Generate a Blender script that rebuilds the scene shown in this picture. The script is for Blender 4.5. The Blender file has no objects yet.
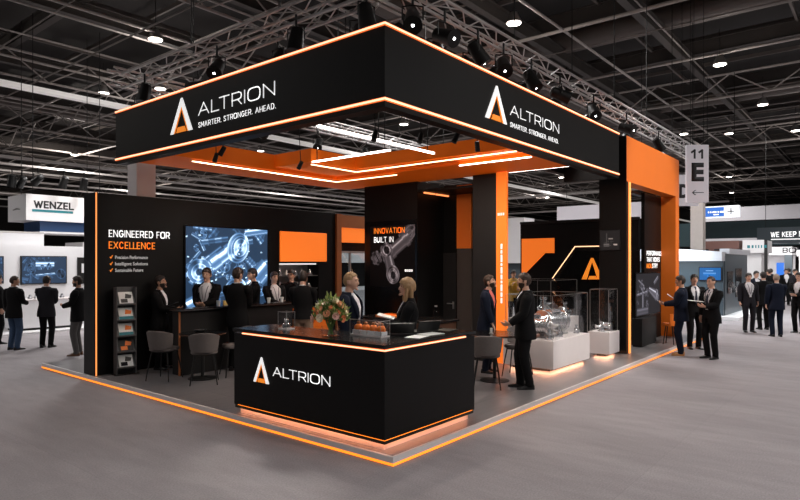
import bpy, bmesh, math, random
import numpy as np
from mathutils import Vector, Matrix, Quaternion
PI = math.pi
rnd = random.Random(7)
scn = bpy.context.scene
COL = scn.collection

# ------------------------------------------------------------------ camera
CAM = (-4.602, -3.850, 2.05)
cam = bpy.data.cameras.new('camera'); camo = bpy.data.objects.new('camera', cam); COL.objects.link(camo)
cam.sensor_width = 36; cam.lens = 27.0; cam.shift_y = 0.015; cam.clip_end = 400; cam.clip_start = .05
camo.location = CAM; camo.rotation_euler = (PI/2, 0, math.radians(39.25) - PI/2)
scn.camera = camo
RX, RY = math.sin(math.radians(39.25)), -math.cos(math.radians(39.25))      # image-right in the plan
FX, FY = math.cos(math.radians(39.25)), math.sin(math.radians(39.25))      # view direction in the plan
def at(px, d):
    u = (px - 400) / 600 * d
    return (CAM[0] + u*RX + d*FX, CAM[1] + u*RY + d*FY)
def zat(py, d): return 2.05 + (262 - py) / 600 * d
VIEW = 39.25
def onY_(px, Yv):
    t = (px-400)/600; k = Yv-CAM[1]; d = k/(t*RY+FY); return CAM[0]+d*(t*RX+FX)
def onX_(px, Xv):
    t = (px-400)/600; d = (Xv-CAM[0])/(t*RX+FX); return CAM[1]+d*(t*RY+FY)
def depth(x, y): return (x-CAM[0])*FX+(y-CAM[1])*FY

# ------------------------------------------------------------------ materials
MATS = {}
def mat(name, col=(.5,.5,.5), rough=.5, metal=0., emit=None, es=1., noise=0., nscale=8., bump=0., trans=0., alpha=1., spec=.5, ior=1.45):
    if name in MATS: return MATS[name]
    m = bpy.data.materials.new(name); m.use_nodes = True
    nt = m.node_tree; b = nt.nodes['Principled BSDF']
    b.inputs['Base Color'].default_value = (*col, 1); b.inputs['Roughness'].default_value = rough
    b.inputs['Metallic'].default_value = metal; b.inputs['Specular IOR Level'].default_value = spec
    b.inputs['IOR'].default_value = ior
    if trans: b.inputs['Transmission Weight'].default_value = trans
    if alpha < 1: b.inputs['Alpha'].default_value = alpha
    if emit:
        b.inputs['Emission Color'].default_value = (*emit, 1); b.inputs['Emission Strength'].default_value = es
    if noise or bump:
        tc = nt.nodes.new('ShaderNodeTexCoord'); n = nt.nodes.new('ShaderNodeTexNoise')
        n.inputs['Scale'].default_value = nscale; n.inputs['Detail'].default_value = 4
        nt.links.new(tc.outputs['Object'], n.inputs['Vector'])
        if noise:
            r = nt.nodes.new('ShaderNodeMixRGB'); r.blend_type = 'MIX'
            r.inputs[1].default_value = (*[c*(1-noise) for c in col], 1); r.inputs[2].default_value = (*[min(1, c*(1+noise)) for c in col], 1)
            nt.links.new(n.outputs['Fac'], r.inputs[0]); nt.links.new(r.outputs[0], b.inputs['Base Color'])
        if bump:
            bp = nt.nodes.new('ShaderNodeBump'); bp.inputs['Strength'].default_value = bump; bp.inputs['Distance'].default_value = .01
            nt.links.new(n.outputs['Fac'], bp.inputs['Height']); nt.links.new(bp.outputs['Normal'], b.inputs['Normal'])
    MATS[name] = m
    return m

def glass_mat(name, tint=(1,1,1), fac=.12):
    m = bpy.data.materials.new(name); m.use_nodes = True; nt = m.node_tree
    nt.nodes.remove(nt.nodes['Principled BSDF']); out = nt.nodes['Material Output']
    t = nt.nodes.new('ShaderNodeBsdfTransparent'); t.inputs[0].default_value = (*tint, 1)
    g = nt.nodes.new('ShaderNodeBsdfGlossy'); g.inputs['Roughness'].default_value = .03
    f = nt.nodes.new('ShaderNodeLayerWeight'); f.inputs[0].default_value = .5
    pw = nt.nodes.new('ShaderNodeMath'); pw.operation = 'POWER'; pw.inputs[1].default_value = 4; nt.links.new(f.outputs['Facing'], pw.inputs[0])
    ad = nt.nodes.new('ShaderNodeMath'); ad.operation = 'MULTIPLY_ADD'; ad.inputs[1].default_value = .5; ad.inputs[2].default_value = fac*.25
    nt.links.new(pw.outputs[0], ad.inputs[0])
    mx = nt.nodes.new('ShaderNodeMixShader')
    nt.links.new(ad.outputs[0], mx.inputs[0]); nt.links.new(t.outputs[0], mx.inputs[1]); nt.links.new(g.outputs[0], mx.inputs[2])
    nt.links.new(mx.outputs[0], out.inputs['Surface'])
    MATS[name] = m
    return m

def carpet_mat():
    m = bpy.data.materials.new('hall_carpet'); m.use_nodes = True; nt = m.node_tree; b = nt.nodes['Principled BSDF']
    b.inputs['Roughness'].default_value = .85; b.inputs['Specular IOR Level'].default_value = .25
    tc = nt.nodes.new('ShaderNodeTexCoord')
    def noise(sc, det, stretch=None):
        n = nt.nodes.new('ShaderNodeTexNoise'); n.inputs['Scale'].default_value = sc; n.inputs['Detail'].default_value = det
        if stretch:
            mp = nt.nodes.new('ShaderNodeMapping'); mp.inputs['Scale'].default_value = stretch
            nt.links.new(tc.outputs['Object'], mp.inputs[0]); nt.links.new(mp.outputs[0], n.inputs['Vector'])
        else: nt.links.new(tc.outputs['Object'], n.inputs['Vector'])
        return n
    n1 = noise(.9, 5, (1, .35, 1)); n2 = noise(60, 3); n3 = noise(6, 4, (1, .3, 1))
    br = nt.nodes.new('ShaderNodeTexBrick'); br.inputs['Scale'].default_value = 1; br.offset = 0
    br.inputs['Color1'].default_value = (.98,.98,.98,1); br.inputs['Color2'].default_value = (1.03,1.03,1.03,1); br.inputs['Mortar'].default_value = (.9,.9,.9,1)
    br.inputs['Mortar Size'].default_value = .004; br.inputs['Brick Width'].default_value = 2.0; br.inputs['Row Height'].default_value = 2.0
    nt.links.new(tc.outputs['Object'], br.inputs['Vector'])
    def ramp(src, lo, hi, p0=.3, p1=.7):
        r = nt.nodes.new('ShaderNodeValToRGB'); r.color_ramp.elements[0].position = p0; r.color_ramp.elements[1].position = p1
        r.color_ramp.elements[0].color = (*lo, 1); r.color_ramp.elements[1].color = (*hi, 1)
        nt.links.new(src, r.inputs[0]); return r
    r1 = ramp(n1.outputs['Fac'], (.268,.246,.254), (.342,.316,.326))
    r2 = ramp(n2.outputs['Fac'], (.84,.84,.84), (1.12,1.12,1.12))
    r3 = ramp(n3.outputs['Fac'], (.92,.92,.92), (1.06,1.06,1.06))
    def mul(a, c):
        x = nt.nodes.new('ShaderNodeMixRGB'); x.blend_type = 'MULTIPLY'; x.inputs[0].default_value = 1
        nt.links.new(a, x.inputs[1]); nt.links.new(c, x.inputs[2]); return x.outputs[0]
    c = mul(mul(mul(r1.outputs[0], r2.outputs[0]), r3.outputs[0]), br.outputs['Color'])
    nt.links.new(c, b.inputs['Base Color'])
    bp = nt.nodes.new('ShaderNodeBump'); bp.inputs['Strength'].default_value = .25; bp.inputs['Distance'].default_value = .004
    nt.links.new(n2.outputs['Fac'], bp.inputs['Height']); nt.links.new(bp.outputs[0], b.inputs['Normal'])
    return m

def deck_mat():
    m = bpy.data.materials.new('dark_vinyl_planks'); m.use_nodes = True; nt = m.node_tree; b = nt.nodes['Principled BSDF']
    tc = nt.nodes.new('ShaderNodeTexCoord')
    br = nt.nodes.new('ShaderNodeTexBrick'); br.inputs['Scale'].default_value = 1
    br.inputs['Color1'].default_value = (.15,.14,.142,1); br.inputs['Color2'].default_value = (.18,.168,.17,1); br.inputs['Mortar'].default_value = (.05,.045,.045,1)
    br.inputs['Mortar Size'].default_value = .003; br.inputs['Brick Width'].default_value = 1.2; br.inputs['Row Height'].default_value = .6
    nt.links.new(tc.outputs['Object'], br.inputs['Vector'])
    n = nt.nodes.new('ShaderNodeTexNoise'); n.inputs['Scale'].default_value = 3; n.inputs['Detail'].default_value = 6
    mp = nt.nodes.new('ShaderNodeMapping'); mp.inputs['Scale'].default_value = (1, 5, 1)
    nt.links.new(tc.outputs['Object'], mp.inputs[0]); nt.links.new(mp.outputs[0], n.inputs['Vector'])
    x = nt.nodes.new('ShaderNodeMixRGB'); x.blend_type = 'OVERLAY'; x.inputs[0].default_value = .5
    nt.links.new(br.outputs['Color'], x.inputs[1]); nt.links.new(n.outputs['Fac'], x.inputs[2]); nt.links.new(x.outputs[0], b.inputs['Base Color'])
    r = nt.nodes.new('ShaderNodeMapRange'); r.inputs['To Min'].default_value = .26; r.inputs['To Max'].default_value = .42
    nt.links.new(n.outputs['Fac'], r.inputs[0]); nt.links.new(r.outputs[0], b.inputs['Roughness'])
    return m

def picture_mat(name, strength, emissive=True):
    m = bpy.data.materials.new(name); m.use_nodes = True; nt = m.node_tree; b = nt.nodes['Principled BSDF']
    a = nt.nodes.new('ShaderNodeVertexColor'); a.layer_name = 'Col'
    b.inputs['Roughness'].default_value = .6; b.inputs['Specular IOR Level'].default_value = .15
    if emissive:
        b.inputs['Base Color'].default_value = (.01,.01,.012,1)
        nt.links.new(a.outputs[0], b.inputs['Emission Color']); b.inputs['Emission Strength'].default_value = strength
    else:
        nt.links.new(a.outputs[0], b.inputs['Base Color'])
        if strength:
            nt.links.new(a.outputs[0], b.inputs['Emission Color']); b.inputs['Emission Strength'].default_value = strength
    return m

M = dict(
  carpet=carpet_mat(), deck=deck_mat(),
  black=mat('black_laminate', (.0048,.0045,.0045), .45, spec=.22, noise=.15, nscale=3),
  fascia=mat('black_fascia', (.0068,.0066,.0067), .5, spec=.2, noise=.1, nscale=2),
  gloss=mat('black_gloss', (.005,.0048,.0048), .22, spec=.35),
  charcoal=mat('charcoal_panel', (.016,.015,.015), .5, spec=.3, noise=.12, nscale=3),
  greige=mat('taupe_panel', (.06,.048,.042), .5, noise=.1, nscale=3),
  orange=mat('orange_laminate', (.86,.19,.016), .5, noise=.05, nscale=1.5),
  orange_lit=mat('backlit_orange_fabric', (.8,.2,.02), .6, emit=(.80,.15,.014), es=.85),
  orange_soffit=mat('orange_soffit', (.84,.165,.008), .5, noise=.1, nscale=1.2, emit=(.85,.13,.006), es=.13, spec=.2),  # soffit emits faintly, adding brightness the LED lines alone don't give it
  copper=mat('bronze_trim', (.38,.13,.045), .4, noise=.1),
  steel=mat('brushed_steel', (.62,.60,.59), .34, .9, noise=.12, nscale=30),
  chrome=mat('polished_steel', (.74,.74,.76), .26, .88),
  darksteel=mat('dark_machined_steel', (.25,.25,.26), .28, 1.0),
  alu=mat('aluminium_edge', (.45,.43,.42), .4, .8),
  white=mat('white_lacquer', (.72,.66,.65), .35, noise=.03),
  whitep=mat('white_paint', (.78,.77,.78), .6, noise=.03),
  paper=mat('white_paper', (.82,.82,.80), .7),
  led_o=mat('orange_led', (.9,.4,.1), .5, emit=(1,.27,.085), es=1.75),
  led_f=mat('amber_floor_led', (.9,.4,.05), .5, emit=(1,.215,.012), es=1.65),
  led_c=mat('counter_led', (.9,.4,.2), .5, emit=(1,.28,.14), es=1.9),
  led_w=mat('white_led', (.9,.9,.9), .5, emit=(1,.86,.76), es=7.0),
  led_warm=mat('warm_led', (.9,.7,.5), .5, emit=(1,.60,.33), es=5.0),
  led_hidden=mat('plinth_led', (.9,.5,.3), .5, emit=(1,.31,.13), es=7),
  lamp=mat('lamp_diffuser', (.9,.9,.9), .5, emit=(1,.93,.82), es=9),
  spot=mat('spot_lens', (.9,.9,.9), .5, emit=(.95,.97,1), es=12),
  ltr_w=mat('white_lettering', (.85,.85,.84), .5, emit=(1,1,1), es=.7),  # emission added so the white letters don't turn grey
  ltr_o=mat('orange_lettering', (.85,.25,.03), .5, emit=(1,.27,.02), es=.65),
  ltr_d=mat('dark_lettering', (.02,.02,.022), .5),
  truss=mat('truss_aluminium', (.62,.60,.59), .4, .5),
  beam=mat('grey_roof_steel', (.13,.113,.103), .6, noise=.25, nscale=1.5),
  beam_l=mat('pale_roof_tray', (.55,.53,.52), .5, noise=.12, nscale=2),
  duct=mat('dark_duct', (.085,.07,.062), .55, noise=.2, nscale=1),
  roof=mat('dark_roof_deck', (.020,.018,.017), .8, noise=.3, nscale=.5),
  blackm=mat('black_metal', (.012,.012,.012), .45, .3),
  chair=mat('taupe_upholstery', (.135,.115,.108), .85, noise=.15, nscale=40, bump=.2),
  wood=mat('dark_walnut', (.10,.045,.025), .4, noise=.35, nscale=6),
  leaf=mat('leaf_green', (.13,.23,.05), .5, noise=.3, nscale=30),
  leaf2=mat('leaf_pale', (.40,.46,.14), .5, noise=.3, nscale=30),
  skin=mat('skin', (.64,.37,.26), .55, noise=.06, nscale=20),
  skin2=mat('skin_tan', (.50,.27,.175), .55, noise=.06, nscale=20),
  eye=mat('eye_dark', (.03,.02,.015), .2), lip=mat('lip', (.40,.14,.11), .5),
  hair_d=mat('hair_dark', (.020,.013,.010), .55, noise=.4, nscale=60), hair_b=mat('hair_brown', (.036,.018,.010), .55, noise=.4, nscale=60),
  hair_bl=mat('hair_blond', (.34,.20,.095), .5, noise=.35, nscale=50), hair_g=mat('hair_grey', (.30,.24,.19), .6, noise=.3, nscale=50),
  suit=mat('black_suit', (.0058,.0055,.006), .8, spec=.15, noise=.2, nscale=40), suit_n=mat('navy_suit', (.007,.010,.021), .8, spec=.15, noise=.2, nscale=40),
  suit_g=mat('charcoal_suit', (.018,.017,.021), .8, spec=.15, noise=.2, nscale=40), jeans=mat('blue_jeans', (.035,.065,.125), .85, noise=.25, nscale=40),
  tan=mat('tan_chinos', (.26,.17,.115), .85, noise=.12, nscale=30), greyt=mat('grey_trousers', (.085,.08,.078), .85, noise=.15, nscale=30),
  shirt=mat('white_shirt', (.72,.70,.72), .8), shirt_p=mat('pink_shirt', (.70,.15,.12), .8), shirt_b=mat('pale_blue_shirt', (.52,.56,.66), .8),
  tie=mat('dark_tie', (.02,.022,.04), .5), tie_g=mat('grey_tie', (.13,.13,.16), .5), badge=mat('badge_card', (.75,.75,.76), .4),
  shoe=mat('black_leather', (.010,.009,.009), .3), shoe_b=mat('brown_leather', (.13,.055,.022), .4), shoe_t=mat('tan_leather', (.42,.20,.07), .45),
  blue=mat('navy_band', (.012,.045,.13), .5), bluewall=mat('slate_booth_wall', (.055,.075,.09), .35, noise=.1, nscale=2),
  screen_blue=mat('blue_screen', (.01,.02,.05), .3, emit=(.02,.20,.85), es=1.0),
  brick=mat('terracotta_fascia', (.17,.085,.07), .7, noise=.1), sign_grey=mat('pale_grey_sign', (.60,.57,.61), .55, emit=(.96,.94,1), es=.16),  # sign_grey: slight emission lightens the sign boards and banner
  column_beige=mat('beige_column', (.42,.37,.34), .6, noise=.08),
  trough=mat('lit_trough', (.6,.58,.57), .5, emit=(1,.95,.9), es=.28),
  greyrack=mat('grey_rack_metal', (.10,.098,.10), .45, noise=.08),
  beam_d=mat('dark_girder_steel', (.042,.036,.033), .65, noise=.25, nscale=1.5), pipe=mat('pale_roof_pipe', (.30,.275,.26), .5, noise=.2, nscale=2),
  led_core=mat('led_core', (.9,.6,.4), .5, emit=(1,.56,.34), es=1.7), led_flank=mat('led_diffuser', (.8,.2,.05), .5, emit=(1,.16,.02), es=.75),  # led_flank: orange halo beside the core, put in as a glowing strip
  led_glow=mat('plinth_glow_led', (.9,.5,.3), .5, emit=(1,.36,.17), es=34), led_under=mat('plinth_foot_led', (.9,.5,.3), .5, emit=(1,.45,.26), es=34),
  led_line=mat('warm_line_led', (.9,.6,.4), .5, emit=(1,.55,.30), es=1.8), led_soft=mat('soft_niche_led', (.9,.9,.9), .5, emit=(1,.95,.9), es=.9),
  edge_alu=mat('platform_edge_aluminium', (.78,.72,.70), .35, .1, noise=.06),
  led_p=mat('portal_led', (.9,.4,.1), .5, emit=(1,.30,.075), es=1.25),
  bulk=mat('grey_bulkhead', (.36,.35,.37), .6, noise=.05),
  bulk_l=mat('pale_booth_fascia', (.5,.5,.53), .6, noise=.04),
  ltr_g=mat('pale_small_lettering', (.7,.7,.7), .5, emit=(1,1,1), es=.22),  # small lettering emits faintly as well
  yellow_top=mat('yellow_top', (.62,.36,.05), .8),
  teal=mat('teal_stripe', (.015,.20,.24), .5), teal_d=mat('dark_teal_hall', (.012,.03,.035), .6, noise=.3, nscale=.6),
)
M['glass'] = glass_mat('clear_acrylic', (.985,.99,.99), .07)
M['pane'] = glass_mat('partition_glass', (.80,.86,.88), .3)

# ------------------------------------------------------------------ mesh helpers
class MB:
    def __init__(s): s.v = []; s.f = []; s.mi = []
    def add(s, vs, fs, mi=0):
        b = len(s.v); s.v += [tuple(v) for v in vs]; s.f += [tuple(i+b for i in f) for f in fs]; s.mi += [mi]*len(fs); return s
    def box(s, x0, x1, y0, y1, z0, z1, mi=0, c=0.):
        if x0 > x1: x0, x1 = x1, x0
        if y0 > y1: y0, y1 = y1, y0
        if z0 > z1: z0, z1 = z1, z0
        if c:                      # chamfered box
            c = min(c, (x1-x0)*.45, (y1-y0)*.45, (z1-z0)*.45)
            ring = lambda e, z: [(x0+c+e*0+(-e), y0-0+(c-e)*0+ (0), z) for _ in ()]
            def rect(i, z): return [(x0+i,y0+i,z),(x1-i,y0+i,z),(x1-i,y1-i,z),(x0+i,y1-i,z)]
            rs = [rect(c, z0), rect(0, z0+c), rect(0, z1-c), rect(c, z1)]
            vs = sum(rs, []); fs = [(3,2,1,0), (12,13,14,15)]
            for k in range(3):
                for j in range(4): fs.append((k*4+j, k*4+(j+1)%4, k*4+4+(j+1)%4, k*4+4+j))
            return s.add(vs, fs, mi)
        vs = [(x0,y0,z0),(x1,y0,z0),(x1,y1,z0),(x0,y1,z0),(x0,y0,z1),(x1,y0,z1),(x1,y1,z1),(x0,y1,z1)]
        return s.add(vs, [(3,2,1,0),(4,5,6,7),(0,1,5,4),(1,2,6,5),(2,3,7,6),(3,0,4,7)], mi)
    def tube(s, p0, p1, r0, r1=None, n=10, mi=0):
        r1 = r0 if r1 is None else r1
        a, b = Vector(p0), Vector(p1); d = (b-a).normalized()
        u = d.orthogonal().normalized(); w = d.cross(u); vs = []
        for p, r in ((a, r0), (b, r1)):
            for k in range(n): t = 2*PI*k/n; vs.append(p + (u*math.cos(t)+w*math.sin(t))*r)
        fs = [(k, (k+1)%n, n+(k+1)%n, n+k) for k in range(n)] + [tuple(range(n-1,-1,-1)), tuple(range(n,2*n))]
        return s.add(vs, fs, mi)
    def path(s, pts, rs, n=8, mi=0):      # a tube along a polyline
        pts = [Vector(p) for p in pts]; vs = []; m = len(pts)
        if not isinstance(rs, (list, tuple)): rs = [rs]*m
        d0 = (pts[1]-pts[0]).normalized(); u = d0.orthogonal().normalized()
        for i, p in enumerate(pts):
            d = (pts[min(i+1,m-1)]-pts[max(i-1,0)]).normalized()
            u = (u - d*u.dot(d)).normalized(); w = d.cross(u)
            for k in range(n): t = 2*PI*k/n; vs.append(p + (u*math.cos(t)+w*math.sin(t))*rs[i])
        fs = []
        for i in range(m-1):
            for k in range(n): fs.append((i*n+k, i*n+(k+1)%n, (i+1)*n+(k+1)%n, (i+1)*n+k))
        fs += [tuple(range(n-1,-1,-1)), tuple(range((m-1)*n, m*n))]
        return s.add(vs, fs, mi)
    def lathe(s, prof, c=(0,0,0), n=20, mi=0, axis='z'):
        vs = []
        for r, z in prof:
            for k in range(n):
                t = 2*PI*k/n; p = (r*math.cos(t), r*math.sin(t), z)
                if axis == 'x': p = (p[2], p[0], p[1])
                if axis == 'y': p = (p[1], p[2], p[0])
                vs.append((c[0]+p[0], c[1]+p[1], c[2]+p[2]))
        fs = []
        for i in range(len(prof)-1):
            for k in range(n): fs.append((i*n+k, i*n+(k+1)%n, (i+1)*n+(k+1)%n, (i+1)*n+k))
        fs += [tuple(range(n-1,-1,-1)), tuple(range((len(prof)-1)*n, len(prof)*n))]
        return s.add(vs, fs, mi)
    def ell(s, c, rx, ry, rz, n=12, m=8, mi=0, rot=None):
        vs = [(0,0,-rz)]; 
        for i in range(1, m):
            ph = -PI/2 + PI*i/m
            for k in range(n): t = 2*PI*k/n; vs.append((rx*math.cos(ph)*math.cos(t), ry*math.cos(ph)*math.sin(t), rz*math.sin(ph)))
        vs.append((0,0,rz))
        if rot is not None: vs = [rot @ Vector(v) for v in vs]
        vs = [(c[0]+v[0], c[1]+v[1], c[2]+v[2]) for v in vs]
        fs = [(0, 1+(k+1)%n, 1+k) for k in range(n)]
        for i in range(m-2):
            for k in range(n): fs.append((1+i*n+k, 1+i*n+(k+1)%n, 1+(i+1)*n+(k+1)%n, 1+(i+1)*n+k))
        L = len(vs)-1; b = 1+(m-2)*n
        fs += [(L, b+k, b+(k+1)%n) for k in range(n)]
        return s.add(vs, fs, mi)
    def prism(s, poly, org, u, v, nrm, d0=0., d1=.01, mi=0):    # 2-D polygon extruded along nrm
        o, u, v, nrm = Vector(org), Vector(u), Vector(v), Vector(nrm); n = len(poly)
        vs = [o+u*a+v*b+nrm*d0 for a, b in poly] + [o+u*a+v*b+nrm*d1 for a, b in poly]
        fs = [tuple(range(n-1,-1,-1)), tuple(range(n,2*n))] + [(k,(k+1)%n,n+(k+1)%n,n+k) for k in range(n)]
        return s.add(vs, fs, mi)
    def grid(s, pts, mi=0):               # rows of points -> quads
        b = [p for r in pts for p in r]; w = len(pts[0])
        return s.add(b, [(i*w+j, i*w+j+1, (i+1)*w+j+1, (i+1)*w+j) for i in range(len(pts)-1) for j in range(w-1)], mi)
    def mesh(s, name, mats, smooth=False, recalc=True):
        me = bpy.data.meshes.new(name); me.from_pydata(s.v, [], s.f)
        for m in (mats if isinstance(mats, (list, tuple)) else [mats]): me.materials.append(M[m] if isinstance(m, str) else m)
        me.polygons.foreach_set('material_index', s.mi)
        if recalc:
            bm = bmesh.new(); bm.from_mesh(me); bmesh.ops.recalc_face_normals(bm, faces=bm.faces); bm.to_mesh(me); bm.free()
        if smooth: shade(me)
        me.update(); return me
    def build(s, name, mats, parent=None, smooth=False, recalc=True, loc=None):
        o = bpy.data.objects.new(name, s.mesh(name, mats, smooth, recalc)); COL.objects.link(o)
        if parent is not None: o.parent = parent
        if loc: o.location = loc
        return o
def shade(me, ang=40):
    me.polygons.foreach_set('use_smooth', [True]*len(me.polygons))
    try: me.set_sharp_from_angle(angle=math.radians(ang))
    except Exception: pass
def box(*a, **k): return MB().box(*a, **k)
def tag(o, label, cat, group=None, kind=None):
    o['label'] = label; o['category'] = cat
    if group: o['group'] = group
    if kind: o['kind'] = kind
    return o
def thing(name, label, cat, loc=(0,0,0), rz=0., group=None, kind='thing'):
    o = bpy.data.objects.new(name, None); COL.objects.link(o); o.location = loc; o.rotation_euler = (0,0,rz); o.empty_display_size = .1
    return tag(o, label, cat, group, kind)
def struct(o): o['kind'] = 'structure'; return o
def kids(o): return [c for c in list(bpy.data.objects) if c.parent == o]
def dup(root, loc, rz, label, tree):
    r = root.copy(); COL.objects.link(r); r.location = loc; r.rotation_euler = (0,0,rz); r['label'] = label
    for ch, sub in tree:
        c = ch.copy(); COL.objects.link(c); c.parent = r
        for g in sub: d = g.copy(); COL.objects.link(d); d.parent = c
    return r
def keep(o, parent):                     # the mesh is in world coordinates; its parent is an unrotated Empty
    if parent is not None: o.location = -parent.location
    return o
def wb(mb, name, m, parent, smooth=False): return keep(mb.build(name, m, parent, smooth), parent)
def tree_of(root): return [(c, kids(c)) for c in kids(root)]
def eval_mesh(o):
    dg = bpy.context.evaluated_depsgraph_get(); me = bpy.data.meshes.new_from_object(o.evaluated_get(dg)); return me
# text: rx = reading direction, up is +z, faces the viewer
def text(name, body, size, org, facing, m, parent=None, bold=0., sx=1., width=None, thick=.006, space=1.):
    c = bpy.data.curves.new(name, 'FONT'); c.body = body; c.size = 1; c.extrude = 0; c.offset = bold; c.space_character = space; c.resolution_u = 3
    o = bpy.data.objects.new(name, c); COL.objects.link(o)
    me = eval_mesh(o); bpy.data.objects.remove(o); bpy.data.curves.remove(c)
    xs = [v.co.x for v in me.vertices]; ys = [v.co.y for v in me.vertices]
    k = size / .729                                  # size = cap height
    x0 = min(xs)
    if width: sx = width / ((max(xs)-x0) * k)
    u = {'-y': Vector((1,0,0)), '-x': Vector((0,-1,0)), '+x': Vector((0,1,0)), 'cam': Vector((RX,RY,0))}[facing]
    nrm = u.cross(Vector((0,0,1)))
    O = Vector(org)
    for v in me.vertices: v.co = O + u*((v.co.x-x0)*k*sx) + Vector((0,0,1))*(v.co.y*k) + nrm*thick
    bm = bmesh.new(); bm.from_mesh(me)
    r = bmesh.ops.extrude_face_region(bm, geom=list(bm.faces))
    for e in r['geom']:
        if isinstance(e, bmesh.types.BMVert): e.co -= nrm*(thick-.0005)
    bmesh.ops.recalc_face_normals(bm, faces=bm.faces); bm.to_mesh(me); bm.free()
    me.materials.clear(); me.materials.append(M[m]); me.name = name
    ob = bpy.data.objects.new(name, me); COL.objects.link(ob); ob.parent = parent
    return keep(ob, parent)
def dashes(name, org, facing, lens, pitch, th, m, parent, vertical=True):
    u = UAX[facing]; n = u.cross(Vector((0,0,1))); mb = MB(); o = 0
    for L in lens:
        q = [(0,-o-L),(th,-o-L),(th,-o),(0,-o)] if vertical else [(o,0),(o+L,0),(o+L,th),(o,th)]
        mb.prism(q, org, u, Vector((0,0,1)), n, .0005, .005); o += L + pitch
    return keep(mb.build(name, m, parent), parent)
UAX = {'-y': Vector((1,0,0)), '-x': Vector((0,-1,0)), 's': Vector((1,0,0))}
ROUND_O = [(.5+.5*math.copysign(abs(math.cos(t))**.62, math.cos(t)), .5+.5*math.copysign(abs(math.sin(t))**.62, math.sin(t))) for t in [2*PI*k/28 for k in range(29)]]
def arc(cx_, cy_, rx, ry, a0, a1, n=8): return [(cx_+rx*math.cos(math.radians(a0+(a1-a0)*i/n)), cy_+ry*math.sin(math.radians(a0+(a1-a0)*i/n))) for i in range(n+1)]
GLYPH = {' ': (.25, []), '.': (.06, [[(.5,0),(.5,.07)]]),
  'B': (.62, [[(0,.5),(.7,.5),(.95,.62),(1,.76),(.92,.92),(.7,1),(0,1),(0,0),(.7,0),(.95,.1),(1,.26),(.93,.42),(.7,.5)]]), 'C': (.78, [arc(.5,.5,.5,.5,40,320,16)]),
  'D': (.76, [[(0,0),(0,1),(.5,1)] + arc(.5,.5,.5,.5,90,-90,10) + [(.5,0),(0,0)]]), 'E': (.56, [[(1,1),(0,1),(0,0),(1,0)], [(0,.5),(.88,.5)]]), 'F': (.54, [[(1,1),(0,1),(0,0)], [(0,.5),(.88,.5)]]),
  'G': (.82, [arc(.5,.5,.5,.5,40,345,16) + [(.98,.48),(.58,.48)]]), 'H': (.74, [[(0,0),(0,1)], [(1,0),(1,1)], [(0,.5),(1,.5)]]), 'K': (.66, [[(0,0),(0,1)], [(1,1),(0,.42)], [(.3,.58),(1,0)]]),
  'M': (.88, [[(0,0),(0,1),(.5,.3),(1,1),(1,0)]]), 'P': (.64, [[(0,0),(0,1),(.7,1),(.95,.9),(1,.73),(.95,.56),(.7,.45),(0,.45)]]),
  'S': (.62, [[(.97,.82),(.85,.95),(.6,1),(.3,.99),(.08,.88),(.05,.70),(.2,.57),(.75,.44),(.95,.31),(.93,.13),(.72,.02),(.4,0),(.13,.05),(.0,.19)]]), 'U': (.74, [[(0,1),(0,.35)] + arc(.5,.35,.5,.35,180,360,10) + [(1,1)]]),
  'V': (.82, [[(0,1),(.5,0),(1,1)]]), 'W': (1.2, [[(0,1),(.26,0),(.5,.9),(.74,0),(1,1)]]), 'X': (.76, [[(0,0),(1,1)], [(0,1),(1,0)]]), 'Y': (.78, [[(0,1),(.5,.46),(1,1)], [(.5,.46),(.5,0)]]), 'Z': (.7, [[(0,1),(1,1),(0,0),(1,0)]]),
  'A': (.92, [[(0,0),(.5,1),(1,0)], [(.2,.33),(.8,.33)]]), 'L': (.62, [[(0,1),(0,0),(1,0)]]), 'T': (.82, [[(0,1),(1,1)], [(.5,1),(.5,0)]]),
  'R': (.74, [[(0,0),(0,1),(.72,1),(.95,.9),(1,.72),(.95,.52),(.72,.42),(0,.42)], [(.6,.42),(1,0)]]), '1': (.42, [[(.0,.74),(.1,.78),(.85,1),(.85,0)]]), 'I': (.001, [[(0,0),(0,1)]]),
  'O': (.92, [ROUND_O]), 'N': (.8, [[(0,0),(0,1),(1,0),(1,1)]])}

def wordmark(name, word, org, facing, width, height, m, parent, w=.075, gap=.26, thick=.008):
    u = UAX[facing]; nrm = u.cross(Vector((0,0,1))); up = Vector((0,0,1))
    tot = sum(GLYPH[c][0] for c in word) + gap*(len(word)-1) - .2*word.count('L')
    kx = width / tot; x = 0; mb = MB(); W = w*height
    for ch in word:
        gw, strokes = GLYPH[ch]
        for st in strokes:
            pts = [(x*kx + a*gw*kx, b*(height-W)+W/2) for a, b in st]
            for (ax, ay), (bx, by) in zip(pts, pts[1:]):
                L = math.hypot(bx-ax, by-ay)
                if L < 1e-6: continue
                dx, dy = (bx-ax)/L, (by-ay)/L; e = W*.42; nx, ny = -dy*W/2, dx*W/2
                mb.prism([(ax-dx*e-nx, ay-dy*e-ny), (bx+dx*e-nx, by+dy*e-ny), (bx+dx*e+nx, by+dy*e+ny), (ax-dx*e+nx, ay-dy*e+ny)], org, u, up, nrm, .0005, thick)
        x += gw + gap - (.2 if ch == 'L' else 0)
    return keep(mb.build(name, m, parent), parent)
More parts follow.
